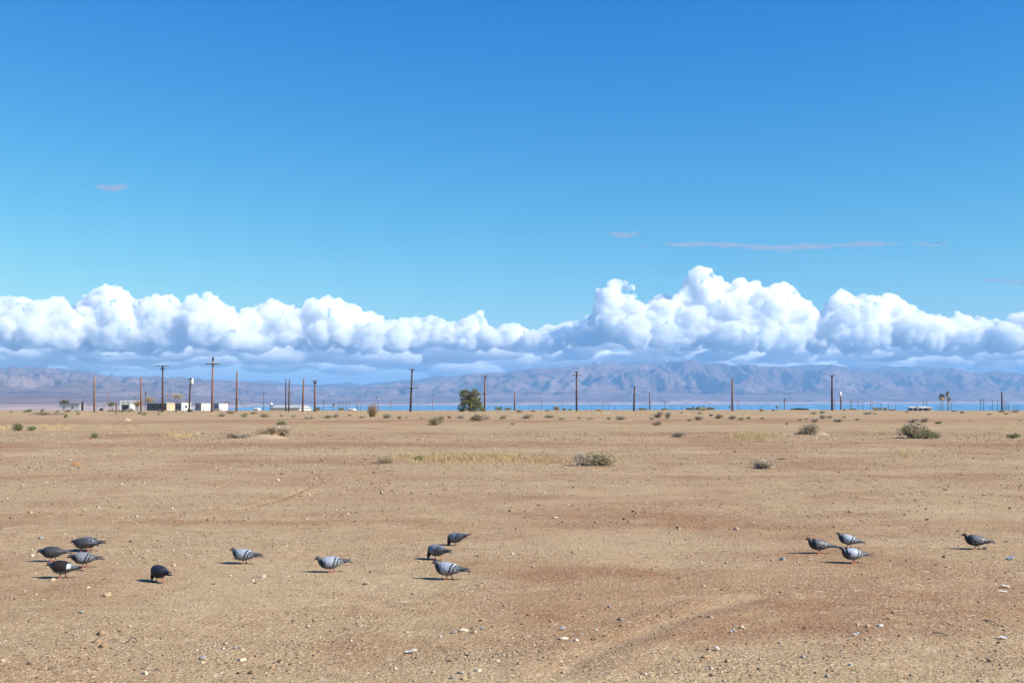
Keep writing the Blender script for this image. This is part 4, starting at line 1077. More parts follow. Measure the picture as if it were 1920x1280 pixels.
bare_tree(426, 751, 15, 410, 'small bare dark tree right of the white box shed', 15)
bare_tree(258, 752, 18, 396, 'tangled brown bush tree in front of the SEA board', 19, 'leaf_rust')
bare_tree(120, 750, 18, 425, 'small green tree behind the long low white shed', 22, 'leaf_tree')
bare_tree(210, 754, 14, 425, 'small dark green tree right of the open carport', 25, 'leaf_tree')

def lone_tree():
    p = on_ground(882, 771.5); k = px2m(p.y); H = 41 * k; W = 48 * k
    t = thing('tree', 'lone green tree with a grey olive crown in the middle of the lot edge', 'tree', p)
    tb, tp = fit(*limb_tree(41, H, .8, 4, .15, 4, .8), H * .93, W * .86)
    b = MB()
    for pts, r in tb: b.tube(pts, [max(.02, q) for q in r], 5, caps=False)
    b.build('trunk', MAT['bark'], t, True)
    rs = np.random.default_rng(5)
    # clumps through the volume: an uneven dome that reaches the ground
    C = []
    for i in range(190):
        u = rs.random(); z = H * (0.04 + 0.94 * u)
        if u > .62:                                     # two uneven heads
            cx, hw = ((-.20 * W, .27 * W), (.16 * W, .26 * W))[int(rs.random() < .48)]
            half = hw * math.sqrt(max(0.03, 1 - ((u - .62) / .40) ** 2)); z *= 1.0 if cx > 0 else .97
        else: cx, half = 0.03 * W, W * .5 * (.86 + .14 * math.sin(u * 5 + 1))
        a = rs.uniform(0, 6.283); rr = half * math.sqrt(rs.uniform(.10, 1.0))
        C.append((cx + rr * math.cos(a), rr * math.sin(a), z, rs.uniform(.12, .34)))
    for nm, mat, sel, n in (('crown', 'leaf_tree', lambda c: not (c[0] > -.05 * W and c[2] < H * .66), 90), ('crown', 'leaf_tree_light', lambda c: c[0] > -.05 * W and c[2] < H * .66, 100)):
        P = np.concatenate([np.array(c[:3]) + rs.normal(size=(n, 3)) * c[3] * np.array((.62, .62, .55)) for c in C if sel(c)])
        P = P[P[:, 2] > .02]
        V, F = leaf_cloud(P, .062, rs, 2.6)
        link(nm, np_mesh(nm, V, F, MAT[mat]), t)
lone_tree()

def palm(px, top, base_px, d, label, crown_px=9, skirt=True, seed=1, group='palms near the right side'):
    a = at(px, top, d); bx = at(base_px, 760, d).x; gz = ground_z(bx, d); k = px2m(d)
    Rr = crown_px * k * .5; H = a.z - gz - Rr * .55
    t = thing('palm_tree', label, 'palm', (bx, d, gz), group=group); lean = a.x - bx
    rt = max(.15, .55 * k)
    MB().tube([(0, 0, -.2), (lean * .3, 0, H * .4), (lean * .8, 0, H * .8), (lean, 0, H)], [rt * 1.2, rt * .9, rt * .85, rt * .9], 9).build('trunk', MAT['palm_trunk'], t, True)
    r_ = random.Random(seed)
    def fan(n, el0, el1, droop, mat, nm, L):
        b = MB()
        for i in range(n):
            az = 6.283 * (i + r_.random()) / n; el = r_.uniform(el0, el1); l = L * r_.uniform(.8, 1.1)
            c = Vector((lean, 0, H)); dv = Vector((math.cos(az) * math.cos(el), math.sin(az) * math.cos(el), math.sin(el)))
            side = Vector((-math.sin(az), math.cos(az), 0))
            m1 = c + dv * l * .5; e = c + dv * l + Vector((0, 0, -droop * l)); w = l * .24
            b.add([c, m1 + side * w, m1 - side * w, e + side * w * 1.1, e, e - side * w * 1.1, e + dv * l * .15 - Vector((0, 0, droop * l * .3))], [(0, 2, 1), (1, 2, 4, 3), (2, 5, 4), (3, 4, 6), (4, 5, 6)])
        b.build(nm, MAT[mat], t)
    fan(26, -.35, 1.25, .30, 'leaf_palm', 'fronds', Rr * 1.1)
    if skirt: fan(16, -1.45, -.7, .1, 'leaf_tan', 'dead_skirt', Rr * 1.35)
    return t
palm(1764.5, 739, 1764, 700, 'left one of the two equal palms right of the porch house', 10, True, 1)
palm(1768.5, 740, 1767.5, 710, 'right one of the two equal palms right of the porch house', 9, True, 2)
palm(1776.8, 734, 1776.5, 690, 'tallest palm with a thin crown right of the two equal palms', 8, True, 3)
palm(1779, 745, 1778, 705, 'shorter shaggy palm touching the tallest palm', 7, True, 4)
palm(1471, 747.5, 1470.5, 330, 'single slim palm left of the collapsed shed', 4.5, True, 5)
G3 = 'tiny far palms down by the shore'
for i, (x, ty, cp) in enumerate(((626, 756.5, 5), (1300, 762, 4), (1313, 762, 3.5), (1320, 760, 4), (1331, 763, 4), (1368.5, 760.5, 4), (1426, 764, 3), (1456, 760.5, 4), (1460.5, 761, 3), (951, 762, 4))):
    d_ = 520
    palm(x, ty, x, d_, f'tiny far palm, {ORD[i + 1] if i < 9 else "odd"} tiny far palm counted from the left', cp, True, 20 + i, G3) if i < 9 else None

# clumps of dark far trees on the slope beyond the crest
for i, (x, ty, w) in enumerate(((1296, 764.5, 18), (1311, 763, 12), (1332, 763.5, 16), (935, 762.5, 14), (952, 764, 10), (1205, 765, 14), (640, 765, 12), (1646, 764.5, 14), (1600, 766, 12), (1246, 766, 12), (596, 764, 10))):
    d_ = 470.0; a = at(x, ty, d_); gz = ground_z(a.x, d_); H = a.z - gz; k = px2m(d_)
    side = ('left', 'right')[x > 960]
    t = thing('far_tree', f'dark far tree clump beyond the crest, {ORD[[596, 640, 935, 952, 1205, 1246, 1296, 1311, 1332, 1600, 1646].index(x) + 1]} clump from the left', 'tree', (a.x, d_, gz), group='dark tree clumps beyond the crest')
    rs = np.random.default_rng(900 + i)
    c = rs.uniform(-1, 1, size=(26, 3)) * np.array((w * k * .42, 1.0, H * .22)) + np.array((0, 0, H * .74))
    P = np.repeat(c, 26, 0) + rs.normal(size=(26 * 26, 3)) * .26; P[:, 2] = np.minimum(P[:, 2], H)
    V, F = leaf_cloud(P, .15, rs); link('crown', np_mesh('crown', V, F, MAT['leaf_tree']), t)
    b = MB()
    for q in range(3): b.tube([((q - 1) * w * k * .2, 0, -.2), ((q - 1) * w * k * .25, 0, H * .75)], [.12, .07], 5)
    b.build('trunk', MAT['bark'], t)

# dry grass: patches of straw blades
def blades(centres, heights, rs, width=.0045):
    n = len(centres); c = np.asarray(centres); h = np.asarray(heights)[:, None]
    a = rs.uniform(0, 6.283, n); lean = rs.normal(size=(n, 2)) * .55 * h
    w = np.stack([np.cos(a), np.sin(a), 0 * a], 1) * width * rs.uniform(.7, 1.5, size=(n, 1)) * np.maximum(1, c[:, 1:2] / 38)
    m = c + np.concatenate([lean * .4, h * .6], 1); e = c + np.concatenate([lean * 1.2, h], 1)
    V = np.stack([c - w, c + w, m + w * .7, m - w * .7, e], 1).reshape(-1, 3)
    b_ = np.arange(n) * 5
    F4 = np.stack([b_, b_ + 1, b_ + 2, b_ + 3], 1); F3 = np.stack([b_ + 3, b_ + 2, b_ + 4, b_ + 4], 1)
    F = np.concatenate([np.stack([b_, b_ + 1, b_ + 2], 1), np.stack([b_, b_ + 2, b_ + 3], 1), np.stack([b_ + 3, b_ + 2, b_ + 4], 1)])
    return V, F
def grass_patch(label, boxes, seed):
    rs = np.random.default_rng(seed); Vs, Fs, off = [], [], 0
    for (x0, x1, y0, y1, n, hp) in boxes:
        c0, c1 = on_ground((x0 + x1) / 2, y1), on_ground((x0 + x1) / 2, y0)
        n = int(n * (.85 if n > 3000 else .6)); yy = c0.y + (c1.y - c0.y) * np.clip(rs.normal(size=n) * .30 + .5, -.2, 1.3); u = rs.normal(size=n) * .30 + .5
        pxs = x0 + (x1 - x0) * np.clip(u, -.35, 1.35)
        xx = (pxs - 960) / FPX * yy
        keep = fbm(xx / (.012 * c0.y + .2), yy / 2.2, 3, seed) > rs.uniform(-.45, .35, n)
        xx, yy = xx[keep], yy[keep]
        z = base_height(xx, yy) + relief(xx, yy)
        h = hp * px2m(yy) * rs.uniform(.15, 1.0, len(xx)) ** 1.3
        V, F = blades(np.stack([xx, yy, z], 1), h, rs)
        Vs.append(V); Fs.append(F + off); off += len(V)
    me = np_mesh('dry_grass', np.concatenate(Vs), np.concatenate(Fs), MAT['straw'])
    return tag(link('dry_grass', me), label, 'grass', kind='stuff')
grass_patch('long strip of dry straw grass left of the biggest shrub pair', ((745, 800, 855, 868, 900, 11), (785, 990, 854, 868, 9000, 10), (960, 1090, 858, 869, 2600, 7), (1120, 1200, 860, 872, 500, 7)), 31)
grass_patch('rounded yellow grass tuft right of the middle scrub belt', ((1368, 1436, 814, 826, 4200, 12),), 32)
grass_patch('sparse straw grass over the middle ground', ((315, 372, 812, 822, 2200, 7), (235, 275, 808, 818, 600, 5), (70, 140, 797, 806, 2600, 6), (130, 320, 797, 803, 2600, 4), (-20, 30, 799, 808, 1200, 6), (560, 610, 797, 804, 600, 7), (1675, 1712, 846, 860, 900, 12), (1625, 1670, 808, 818, 700, 9), (1450, 1470, 812, 822, 350, 10), (60, 560, 838, 850, 1500, 4), (560, 760, 836, 852, 700, 5), (1280, 1420, 858, 870, 600, 4), (1140, 1190, 800, 812, 300, 6), (1840, 1920, 798, 812, 900, 6), (420, 560, 812, 824, 900, 12)), 33)
grass_patch('straw coloured grass fringe along the crest of the lot', ((-100, 480, 768.5, 779, 2300, 3.5), (480, 960, 771, 783, 2500, 4), (960, 1480, 771.5, 785, 3200, 5), (1480, 2000, 772, 781, 1500, 3)), 34)

# dead branches
def dead_branches(px0, px1, py, label, n, seed):
    r_ = random.Random(seed); p = on_ground((px0 + px1) / 2, py); k = px2m(p.y); W = (px1 - px0) * k
    t = thing('dead_branch_pile', label, 'branches', p)
    b = MB()
    for i in range(n):
        x = r_.uniform(-.5, .4) * W; y = r_.uniform(-.8, .8); L = r_.uniform(.4, 1.3) * W * .3; a = r_.uniform(-.5, .5); z = r_.uniform(.02, .22)
        e = Vector((x + L * math.cos(a), y + L * math.sin(a), z + r_.uniform(-.1, .3)))
        b.tube([(x, y, z), (x + L * .5, y + L * .4 * math.sin(a), z + .12), (max(e.x, 0) if False else e.x, e.y, max(.03, e.z))], [.045, .035, .012], 5)
    b.build('branches', MAT['bare_twig'], t)
dead_branches(58, 118, 778, 'pile of pale dead branches on the lot at far left', 34, 5)

# sandy mound under the grey shrubs is part of the soil: a soft heap of sand
def mound(px, py, w_px, h, label):
    p = on_ground(px, py); W = w_px * px2m(p.y); n = 28
    u, v = np.meshgrid(np.linspace(-1, 1, n), np.linspace(-1, 1, n)); r = np.hypot(u, v)
    x, y = u * W * .5, v * W * .45
    z = h * np.maximum(0, 1 - r * r) ** 1.5 * (1 + .35 * pnoise(u * 2.3 + px, v * 2.3)) - .03 - .3 * np.maximum(0, r - 1)
    z = z + base_height(p.x + x, p.y + y) + relief(p.x + x, p.y + y) - p.z
    me = np_mesh('sand_mound', np.stack([x, y, z], -1).reshape(-1, 3), grid_faces(n, n), MAT['sand'], True)
    return tag(link('sand_mound', me, loc=p), label, 'sand mound')
material('sand', (0.33, 0.235, 0.155), 0.95, 0.12, 3, 0.3, spec=.1)
mound(497, 821, 100, .20, 'low pinkish sand mound under the pale dry shrubs')
mound(1538, 816, 44, .18, 'sand tail on the right of the domed shrub')
mound(237, 789, 24, .28, 'small bare sand heap below the short wooden post')
# ------------------------------------------------------------------ pigeons
def attr_mat(name, layer='plumage', rough=0.55, spec=0.35, noise=0.18, scale=60):
    m = bpy.data.materials.new(name); MAT[name] = m; m.use_nodes = True
    n, l = m.node_tree.nodes, m.node_tree.links
    b = n['Principled BSDF']; b.inputs['Roughness'].default_value = rough; b.inputs['Specular IOR Level'].default_value = spec
    at_ = n.new('ShaderNodeVertexColor'); at_.layer_name = layer
    tc = n.new('ShaderNodeTexCoord'); nz = n.new('ShaderNodeTexNoise'); nz.inputs['Scale'].default_value = scale; nz.inputs['Detail'].default_value = 3
    l.new(tc.outputs['Object'], nz.inputs['Vector'])
    mr = n.new('ShaderNodeMapRange'); mr.inputs[3].default_value = 1 - noise; mr.inputs[4].default_value = 1 + noise; mr.inputs[1].default_value = .3; mr.inputs[2].default_value = .7
    l.new(nz.outputs['Fac'], mr.inputs[0])
    mx = n.new('ShaderNodeVectorMath'); mx.operation = 'SCALE'
    l.new(at_.outputs['Color'], mx.inputs[0]); l.new(mr.outputs[0], mx.inputs['Scale']); l.new(mx.outputs[0], b.inputs['Base Color'])
    return m
PLUM = attr_mat('plumage')
material('pigeon_leg', (0.55, 0.12, 0.10), 0.6)
material('pigeon_beak', (0.05, 0.045, 0.045), 0.5)
material('pigeon_eye', (0.50, 0.12, 0.02), 0.2)

BODY = [(-.135, .080, .010, .007), (-.118, .083, .019, .014), (-.10, .086, .028, .021), (-.06, .092, .045, .040), (-.02, .093, .055, .053), (.02, .095, .060, .058), (.055, .099, .056, .056), (.080, .107, .046, .047)]
NECK = {'walk': [(.097, .119, .033, .034), (.107, .133, .0245, .025), (.113, .146, .0195, .020), (.122, .155, .0185, .0185), (.132, .157, .0165, .016), (.141, .154, .0115, .0115), (.146, .151, .005, .005)],
        'low': [(.098, .110, .035, .035), (.113, .116, .026, .026), (.125, .121, .0205, .021), (.137, .125, .0185, .0185), (.148, .123, .0165, .016), (.156, .118, .0115, .0115), (.160, .115, .005, .005)],
        'feed': [(.098, .092, .036, .037), (.113, .079, .027, .028), (.123, .063, .021, .022), (.131, .048, .0185, .019), (.137, .036, .017, .0165), (.141, .026, .0115, .0115), (.142, .021, .005, .005)]}
BEAKDIR = {'walk': (.020, -.007), 'low': (.017, -.011), 'feed': (.004, -.020)}

PAL = {  # head, neck/chest (both dark plumage, deepened to paint in shade), wing, bars, belly, rump, tail, tail tip
    'bar': ((.045, .055, .07), (.025, .032, .042), (.265, .295, .35), (.018, .02, .026), (.13, .145, .175), (.50, .52, .56), (.075, .082, .098), (.014, .015, .018)),
    'checker': ((0.022, 0.027, 0.037), (0.010, 0.014, 0.020), (0.032, 0.035, 0.045), (0.010, 0.010, 0.014), (0.040, 0.044, 0.056), (0.088, 0.092, 0.104), (0.068, 0.074, 0.088), (0.012, 0.013, 0.016)),
    'slate': ((0.048, 0.068, 0.076), (0.016, 0.026, 0.027), (0.042, 0.042, 0.048), (0.024, 0.024, 0.028), (0.064, 0.068, 0.080), (0.112, 0.116, 0.128), (0.072, 0.074, 0.084), (0.020, 0.020, 0.022)),
    'brown': ((0.064, 0.072, 0.088), (0.036, 0.040, 0.048), (0.018, 0.014, 0.012), (0.016, 0.011, 0.010), (0.136, 0.140, 0.152), (0.496, 0.496, 0.504), (0.104, 0.104, 0.112), (0.024, 0.022, 0.022)),
    'dusk': ((0.016, 0.018, 0.029), (0.010, 0.012, 0.020), (0.016, 0.018, 0.027), (0.008, 0.008, 0.011), (0.036, 0.038, 0.048), (0.064, 0.068, 0.080), (0.022, 0.024, 0.029), (0.008, 0.008, 0.010)),
    'grey': ((.035, .04, .05), (.018, .02, .026), (.16, .17, .20), (.016, .017, .022), (.09, .095, .11), (.15, .155, .17), (.085, .085, .092), (.018, .018, .02))}

def loft(spine, n=18, closed=True):
    pts = [Vector((x, 0, z)) for x, z, _, _ in spine]; V, F = [], []
    for i, (x, z, ry, rz) in enumerate(spine):
        t = (pts[min(i + 1, len(pts) - 1)] - pts[max(i - 1, 0)]).normalized()
        up = Vector((-t.z, 0, t.x))
        for k in range(n):
            w = 2 * math.pi * k / n
            V.append(pts[i] + Vector((0, math.cos(w) * ry, 0)) + up * (math.sin(w) * rz))
    m = len(spine)
    for i in range(m - 1):
        for k in range(n): F.append((i * n + k, i * n + (k + 1) % n, (i + 1) * n + (k + 1) % n, (i + 1) * n + k))
    F.append(tuple(range(n))[::-1]); F.append(tuple((m - 1) * n + k for k in range(n)))
    return V, F

def refine(spine, f=3):
    a = np.array(spine); t = np.arange(len(a)); tt = np.linspace(0, len(a) - 1, (len(a) - 1) * f + 1)
    out = []
    for u in tt:                                        # Catmull-Rom
        i = min(int(u), len(a) - 2); w = u - i
        p0, p1, p2, p3 = a[max(i - 1, 0)], a[i], a[i + 1], a[min(i + 2, len(a) - 1)]
        q = .5 * (2 * p1 + (p2 - p0) * w + (2 * p0 - 5 * p1 + 4 * p2 - p3) * w * w + (3 * p1 - p0 - 3 * p2 + p3) * w ** 3)
        q[2:] = np.maximum(q[2:], .003); out.append(tuple(q))
    return out

def lerp3(a, b, t): return tuple(a[i] + (b[i] - a[i]) * t for i in range(3))

def pigeon(px, py, facing, pose, coat, label, size=1.0, pitch=0.0, tail_up=0.0, step=0.02):
    """facing: yaw of the bill in degrees (180 = to the left of the picture)"""
    p = on_ground(px, py); head, neck, wing, bar, belly, rump, tail, tip = PAL[coat]
    rs = np.random.default_rng(int(px))
    t = thing('pigeon', label, 'pigeon', (p.x, p.y, p.z), (0, 0, R(facing)), 'pigeons feeding on the gravel')
    t.scale = (size,) * 3
    cp, sp_ = math.cos(pitch), math.sin(pitch)
    def tilt(v):                                        # pitch about the hip so that the feet stay put
        x, y, z = v; zz = z - .065
        return Vector((x * cp - zz * sp_, y, .065 + x * sp_ + zz * cp))
    spine = refine(BODY + NECK[pose], 3)
    V, F = loft(spine, 20)
    ring = [spine[i // 20] for i in range(len(V))]
    cols = []
    nb = len(BODY) * 3
    for i, v in enumerate(V):
        r = i // 20; f = r / len(spine)
        c = belly if v.z < .075 and r < nb - 4 else wing
        if v.x < -.045: c = lerp3(c, rump, min(1, (-.045 - v.x) / .03)) if v.z > .08 else c
        if v.x < -.112: c = tail
        if r >= nb - 7: c = lerp3(c, neck, min(1, (r - nb + 7) / 3.0))  # dark chest plumage, its tone also carries shade away from the sun
        if r >= nb + 4: c = lerp3(neck, head, min(1, (r - nb - 4) / 3))
        if nb - 2 <= r <= nb + 3:                        # sheen of the neck
            c = lerp3(c, (.025, .07, .06) if v.z > .12 or pose == 'feed' else (.05, .03, .055), .35)
        cols.append(c)
    V = [tilt(v) for v in V]
    nV = len(V)
    # legs and feet, grown into the belly
    b = MB(); b.v, b.f, b.m = [tuple(v) for v in V], list(F), [0] * len(F)
    for s in (-1, 1):
        fx = s * step
        hip = tilt((.0 + fx * .3, s * .022, .055)); knee = Vector((.004 + fx * .6, s * .022, .034)); foot = Vector((-.002 + fx, s * .022, .007))
        b.tube([hip, knee], [.013, .006], 7, 0)
        b.tube([knee, foot], [.0042, .0034], 6, 1)
        for a in (-.45, 0, .45): b.tube([foot, foot + Vector((.022 * math.cos(a), .022 * math.sin(a), -.003))], [.0033, .0016], 5, 1)
        b.tube([foot, foot + Vector((-.012, 0, -.003))], [.003, .0016], 5, 1)
    me = new_mesh('body', b.v, b.f, [PLUM, MAT['pigeon_leg']], True, b.m)
    cc = np.array(cols + [belly] * (len(b.v) - nV)); color_attr(me, 'plumage', cc)
    link('body', me, t)
    # folded wings
    NU, NV = 46, 15
    xs = np.array([q[0] for q in BODY]); zc = np.array([q[1] for q in BODY]); ry = np.array([q[2] for q in BODY]); rz = np.array([q[3] for q in BODY])
    for s in (-1, 1):
        W, C = [], []
        for i in range(NU):
            u = i / (NU - 1); x = .082 - u * .262
            cy = np.interp(x, xs, ry); cz = np.interp(x, xs, rz); z0 = np.interp(x, xs, zc)
            if x < -.10: cy = max(.010, .028 + (x + .10) * .26); cz = max(.009, .021 + (x + .10) * .17); z0 = .088 + (x + .10) * .05
            a0 = R(88) if u > .08 else R(60 + 28 * u / .08); a1 = R(-30) * (1 - max(0, (u - .35) / .65)) - R(2) * 0
            if u < .12: a1 = R(-30) * (u / .12) + R(20) * (1 - u / .12)
            if u > .55: a1 = R(-16) * (1 - (u - .55) / .45) + R(8)
            for j in range(NV):
                v = j / (NV - 1); a = a0 + (a1 - a0) * v
                e = .0055 * math.sin(math.pi * min(1, v * 1.02)) ** .5 * min(1, u * 9) + .0025
                W.append(tilt((x, s * (cy + e) * math.cos(a), z0 + (cz + e) * math.sin(a))))
                bx = x + .05 * (1 - v) * .9 - .012      # bars slant backwards towards the lower edge
                c = wing
                if coat in ('bar', 'grey'):
                    for c0, hw in ((-.022, .0085), (-.056, .0095)):
                        if abs(bx - c0 - .0) < hw and .12 < v < .97: c = bar
                    if x < -.075: c = lerp3(tail, bar, max(0, (-.075 - x) / .11) * .8)
                    if -.068 < x < -.052 and v < .3 and coat == 'bar': c = rump
                elif coat in ('checker', 'dusk'):
                    h = math.sin(u * 46 + v * 9) * math.sin(v * 19 - u * 12) + rs.normal() * .35
                    if coat == 'checker' and h > .45 and .08 < u < .55: c = lerp3(wing, (.38, .38, .41), .65)
                    if abs(bx + .06) < .004 and coat == 'checker': c = (.32, .32, .34)
                    if x < -.07: c = lerp3(tail, tip, max(0, (-.07 - x) / .11) * .7)
                elif coat == 'brown':
                    if -.092 < x < -.058 and v > .18: c = rump
                    elif x < -.092: c = tail if x > -.15 else tip
                else:
                    if x < -.07: c = lerp3(wing, tail, min(1, (-.07 - x) / .05))
                C.append(c)
        Fw = [tuple(f) if s > 0 else tuple(f)[::-1] for f in grid_faces(NU, NV).tolist()]
        me = new_mesh('wing', W, Fw, [PLUM], True); color_attr(me, 'plumage', np.array(C)); link('wing', me, t)
    # tail fan
    T, C = [], []
    NT, NW = 12, 9
    for top in (1, 0):
        for i in range(NT):
            u = i / (NT - 1); x = -.088 - u * .108; hw = .014 + .012 * u; z0 = .088 - u * (.016 - tail_up * .05)
            for j in range(NW):
                v = j / (NW - 1) * 2 - 1
                T.append(tilt((x, v * hw, z0 + (.0045 * (1 - u * .6) if top else -.0045 * (1 - u * .6)) * (1 - v * v * .7) - .004 * v * v)))
                C.append(tip if u > .74 else lerp3(tail, rump, .3 * (u < .2)))
    g = grid_faces(NT, NW); Ft = [tuple(f)[::-1] for f in g.tolist()] + [tuple(q + NT * NW for q in f) for f in g.tolist()]
    me = new_mesh('tail', T, Ft, [PLUM], True); color_attr(me, 'plumage', np.array(C)); link('tail', me, t)
    # beak and eyes
    q = spine[-1]; bd = BEAKDIR[pose]
    a = tilt((q[0] - .004, 0, q[1])); e = tilt((q[0] + bd[0], 0, q[1] + bd[1]))
    MB().tube([a, a.lerp(e, .5), e], [.0058, .0042, .001], 8).build('beak', MAT['pigeon_beak'], t, True)
    h = spine[-8]
    for s in (-1, 1):
        c = tilt((h[0] + .002, s * h[2] * .93, h[1] + h[3] * .25))
        MB().tube([c - Vector((0, s * .002, 0)), c, c + Vector((0, s * .0022, 0))], [.0045, .0042, .001], 8).build('eye', MAT['pigeon_eye'], t, True)
    return t

PIG = [
    (168, 1033, 176, 'low', 'checker', 'dark speckled pigeon farthest back in the left group of five', 1.0, -0.08),
    (157, 1034.5, 168, 'low', 'slate', 'grey pigeon overlapped by the speckled one in the left group', .96, -0.04),
    (100, 1053, 180, 'low', 'slate', 'slate pigeon with a greenish head, leftmost in the left group', 1.0, -0.09),
    (158.5, 1064, 188, 'low', 'grey', 'grey barred pigeon at the right of the left group', .98, -0.05),
    (118, 1084.5, 171, 'low', 'brown', 'dark brown pigeon with a white rump patch in the left group', 1.03, -0.01),
    (299.5, 1091, 138, 'feed', 'dusk', 'lone dusky pigeon bent down feeding right of the left group', .98, -.06),
    (459, 1055.5, 172, 'walk', 'bar', 'pale barred pigeon walking alone, left of the other lone walker', 1.0, -0.05),
    (623, 1071, 187, 'walk', 'bar', 'pale barred pigeon walking alone in the middle left', 1.02, -0.14),
    (858, 1021, 152, 'feed', 'grey', 'feeding pigeon farthest back in the middle group with raised tail', .98, -.26),
    (821, 1049, 142, 'feed', 'grey', 'feeding pigeon in the middle of the middle group', 1.0, -.08),
    (842, 1084, 168, 'walk', 'bar', 'pale barred pigeon nearest in the middle group', 1.05, -0.04),
    (1537, 1038, 184, 'walk', 'checker', 'dark speckled pigeon at the left of the right group of three', .98, 0.04),
    (1592, 1027, 170, 'walk', 'bar', 'pale barred pigeon farthest back in the right group of three', .94, 0.1),
    (1601, 1058, 190, 'walk', 'bar', 'pale barred pigeon nearest in the right group of three', 1.0, 0.0),
    (1832, 1029.5, 168, 'walk', 'checker', 'dark speckled pigeon alone near the right edge', 1.0, 0.0),
]
for (px, py, fc, pose, coat, lab, sz, pit) in PIG:
    pigeon(px, py, fc, pose, coat, lab, sz, pit, tail_up=.5 if pit < -.2 else 0.0, step=.018 + .006 * ((int(px) % 3) - 1))

# ------------------------------------------------------------------ stones
I1V = np.array([(1, 0, 0), (-1, 0, 0), (0, 1, 0), (0, -1, 0), (0, 0, 1), (0, 0, -1)], float)      # angular grit
I1F = np.array([(0, 2, 4), (2, 1, 4), (1, 3, 4), (3, 0, 4), (2, 0, 5), (1, 2, 5), (3, 1, 5), (0, 3, 5)])
_b = bmesh.new(); bmesh.ops.create_icosphere(_b, subdivisions=3, radius=1.0); _b.verts.index_update()
I3V = np.array([v.co[:] for v in _b.verts]); I3F = np.array([[v.index for v in f.verts] for f in _b.faces]); _b.free()
STONE = attr_mat('stone', 'tint', 0.9, 0.15, 0.12, 25)

def gravel():
    rs = np.random.default_rng(99)
    n = 400000
    y = 6.6 * np.exp(rs.random(n) ** 1.05 * math.log(60 / 6.6))
    x = rs.uniform(-1, 1, n) * (y * .49 + .6)
    red, pale, grav, straw = soil_masks(x, y)
    clump = sstep(-.25, .5, fbm(x / .9, y / .9, 3, 81)) * sstep(-.4, .3, fbm(x / 5, y / 4, 3, 82))
    keep = rs.random(n) < (0.14 + .55 * clump) * (1 - .75 * pale) * (1 - .4 * red)
    x, y, red = x[keep], y[keep], red[keep]; n = len(x)
    if n > 96000: x, y, red = x[:96000], y[:96000], red[:96000]; n = 96000
    # clods of earth thrown up along old wheel ruts
    CL = [[(600, 905), (560, 922), (520, 938), (470, 952), (400, 958)], [(470, 862), (540, 876), (600, 892), (615, 900)], [(660, 866), (700, 880), (735, 895), (690, 918), (660, 925)], [(1540, 1245), (1590, 1225), (1612, 1205), (1608, 1170)], [(560, 905), (620, 900)],
          [(0, 968), (300, 972), (480, 978), (640, 985)], [(1140, 985), (1180, 968), (1230, 955), (1270, 945)], [(1250, 985), (1500, 992), (1700, 988)], [(1290, 975), (1420, 955), (1540, 968), (1700, 962)], [(1620, 925), (1780, 920)], [(1150, 1165), (1230, 1150), (1290, 1135)], [(1240, 1195), (1275, 1180)], [(60, 1255), (180, 1200), (260, 1150), (340, 1060)], [(100, 1240), (190, 1225)], [(480, 1215), (530, 1250)], [(830, 1188), (920, 1180)], [(1640, 1155), (1700, 1150)], [(1840, 1240), (1900, 1230)], [(940, 962), (1060, 975), (1130, 985)]]
    cx, cy = [], []
    for L in CL:
        q = [flat_at(*w) for w in L]
        for (ax, ay), (bx, by) in zip(q[:-1], q[1:]):
            m = int(min(150, 26 * math.hypot(bx - ax, by - ay) + 22)); f = rs.random(m); sp = .02 + .006 * (ay + by) / 2
            cx.append(ax + (bx - ax) * f + rs.normal(size=m) * sp); cy.append(ay + (by - ay) * f + rs.normal(size=m) * sp * 2)
    cx, cy = np.concatenate(cx), np.concatenate(cy); nc = len(cx)
    x, y, red = np.concatenate([cx, x])[:98000], np.concatenate([cy, y])[:98000], np.concatenate([np.full(nc, .55), red])[:98000]; n = len(x)
    # most stones just visible, few large
    s = np.maximum(.0045, y / 2133 * .80) * (1 + rs.pareto(2.8, n) * .60); s = np.clip(s, 0, .013 + y * .0008); s[:nc] *= rs.uniform(.9, 1.9, nc)
    sc = s[:, None] * rs.uniform((.7, .6, .35), (1.35, 1.2, .85), size=(n, 3))
    ang = rs.uniform(0, 6.283, n); ca, sa = np.cos(ang), np.sin(ang)
    T = I1V[None] * sc[:, None, :] * rs.uniform(.75, 1.35, size=(n, len(I1V), 1))
    X = T[..., 0] * ca[:, None] - T[..., 1] * sa[:, None]; Y = T[..., 0] * sa[:, None] + T[..., 1] * ca[:, None]
    z = base_height(x, y) + relief(x, y)
    V = np.stack([X + x[:, None], Y + y[:, None], T[..., 2] + (z + sc[:, 2] * .22)[:, None]], -1).reshape(-1, 3)
    F = (I1F[None] + (np.arange(n) * len(I1V))[:, None, None]).reshape(-1, 3)
    me = np_mesh('gravel', V, F, STONE)
    pal = np.array([(.055, .042, .032), (.15, .108, .072), (.235, .175, .115), (.32, .25, .17), (.42, .34, .245), (.53, .46, .36), (.25, .225, .20), (.22, .14, .09)])
    pr = np.array([.09, .17, .22, .22, .15, .05, .05, .05])
    c = pal[rs.choice(len(pal), n, p=pr)] * rs.uniform(.85, 1.15, size=(n, 1))
    c[:nc] = c[:nc] * .45 + np.array((.125, .075, .042)); c = c * (1 - .4 * red[:, None]) + .4 * red[:, None] * np.array((.25, .145, .085))
    color_attr(me, 'tint', np.repeat(c, len(I1V), 0))
    return tag(link('gravel', me), 'loose gravel and pebbles strewn over the tan lot', 'gravel', kind='stuff')
gravel()

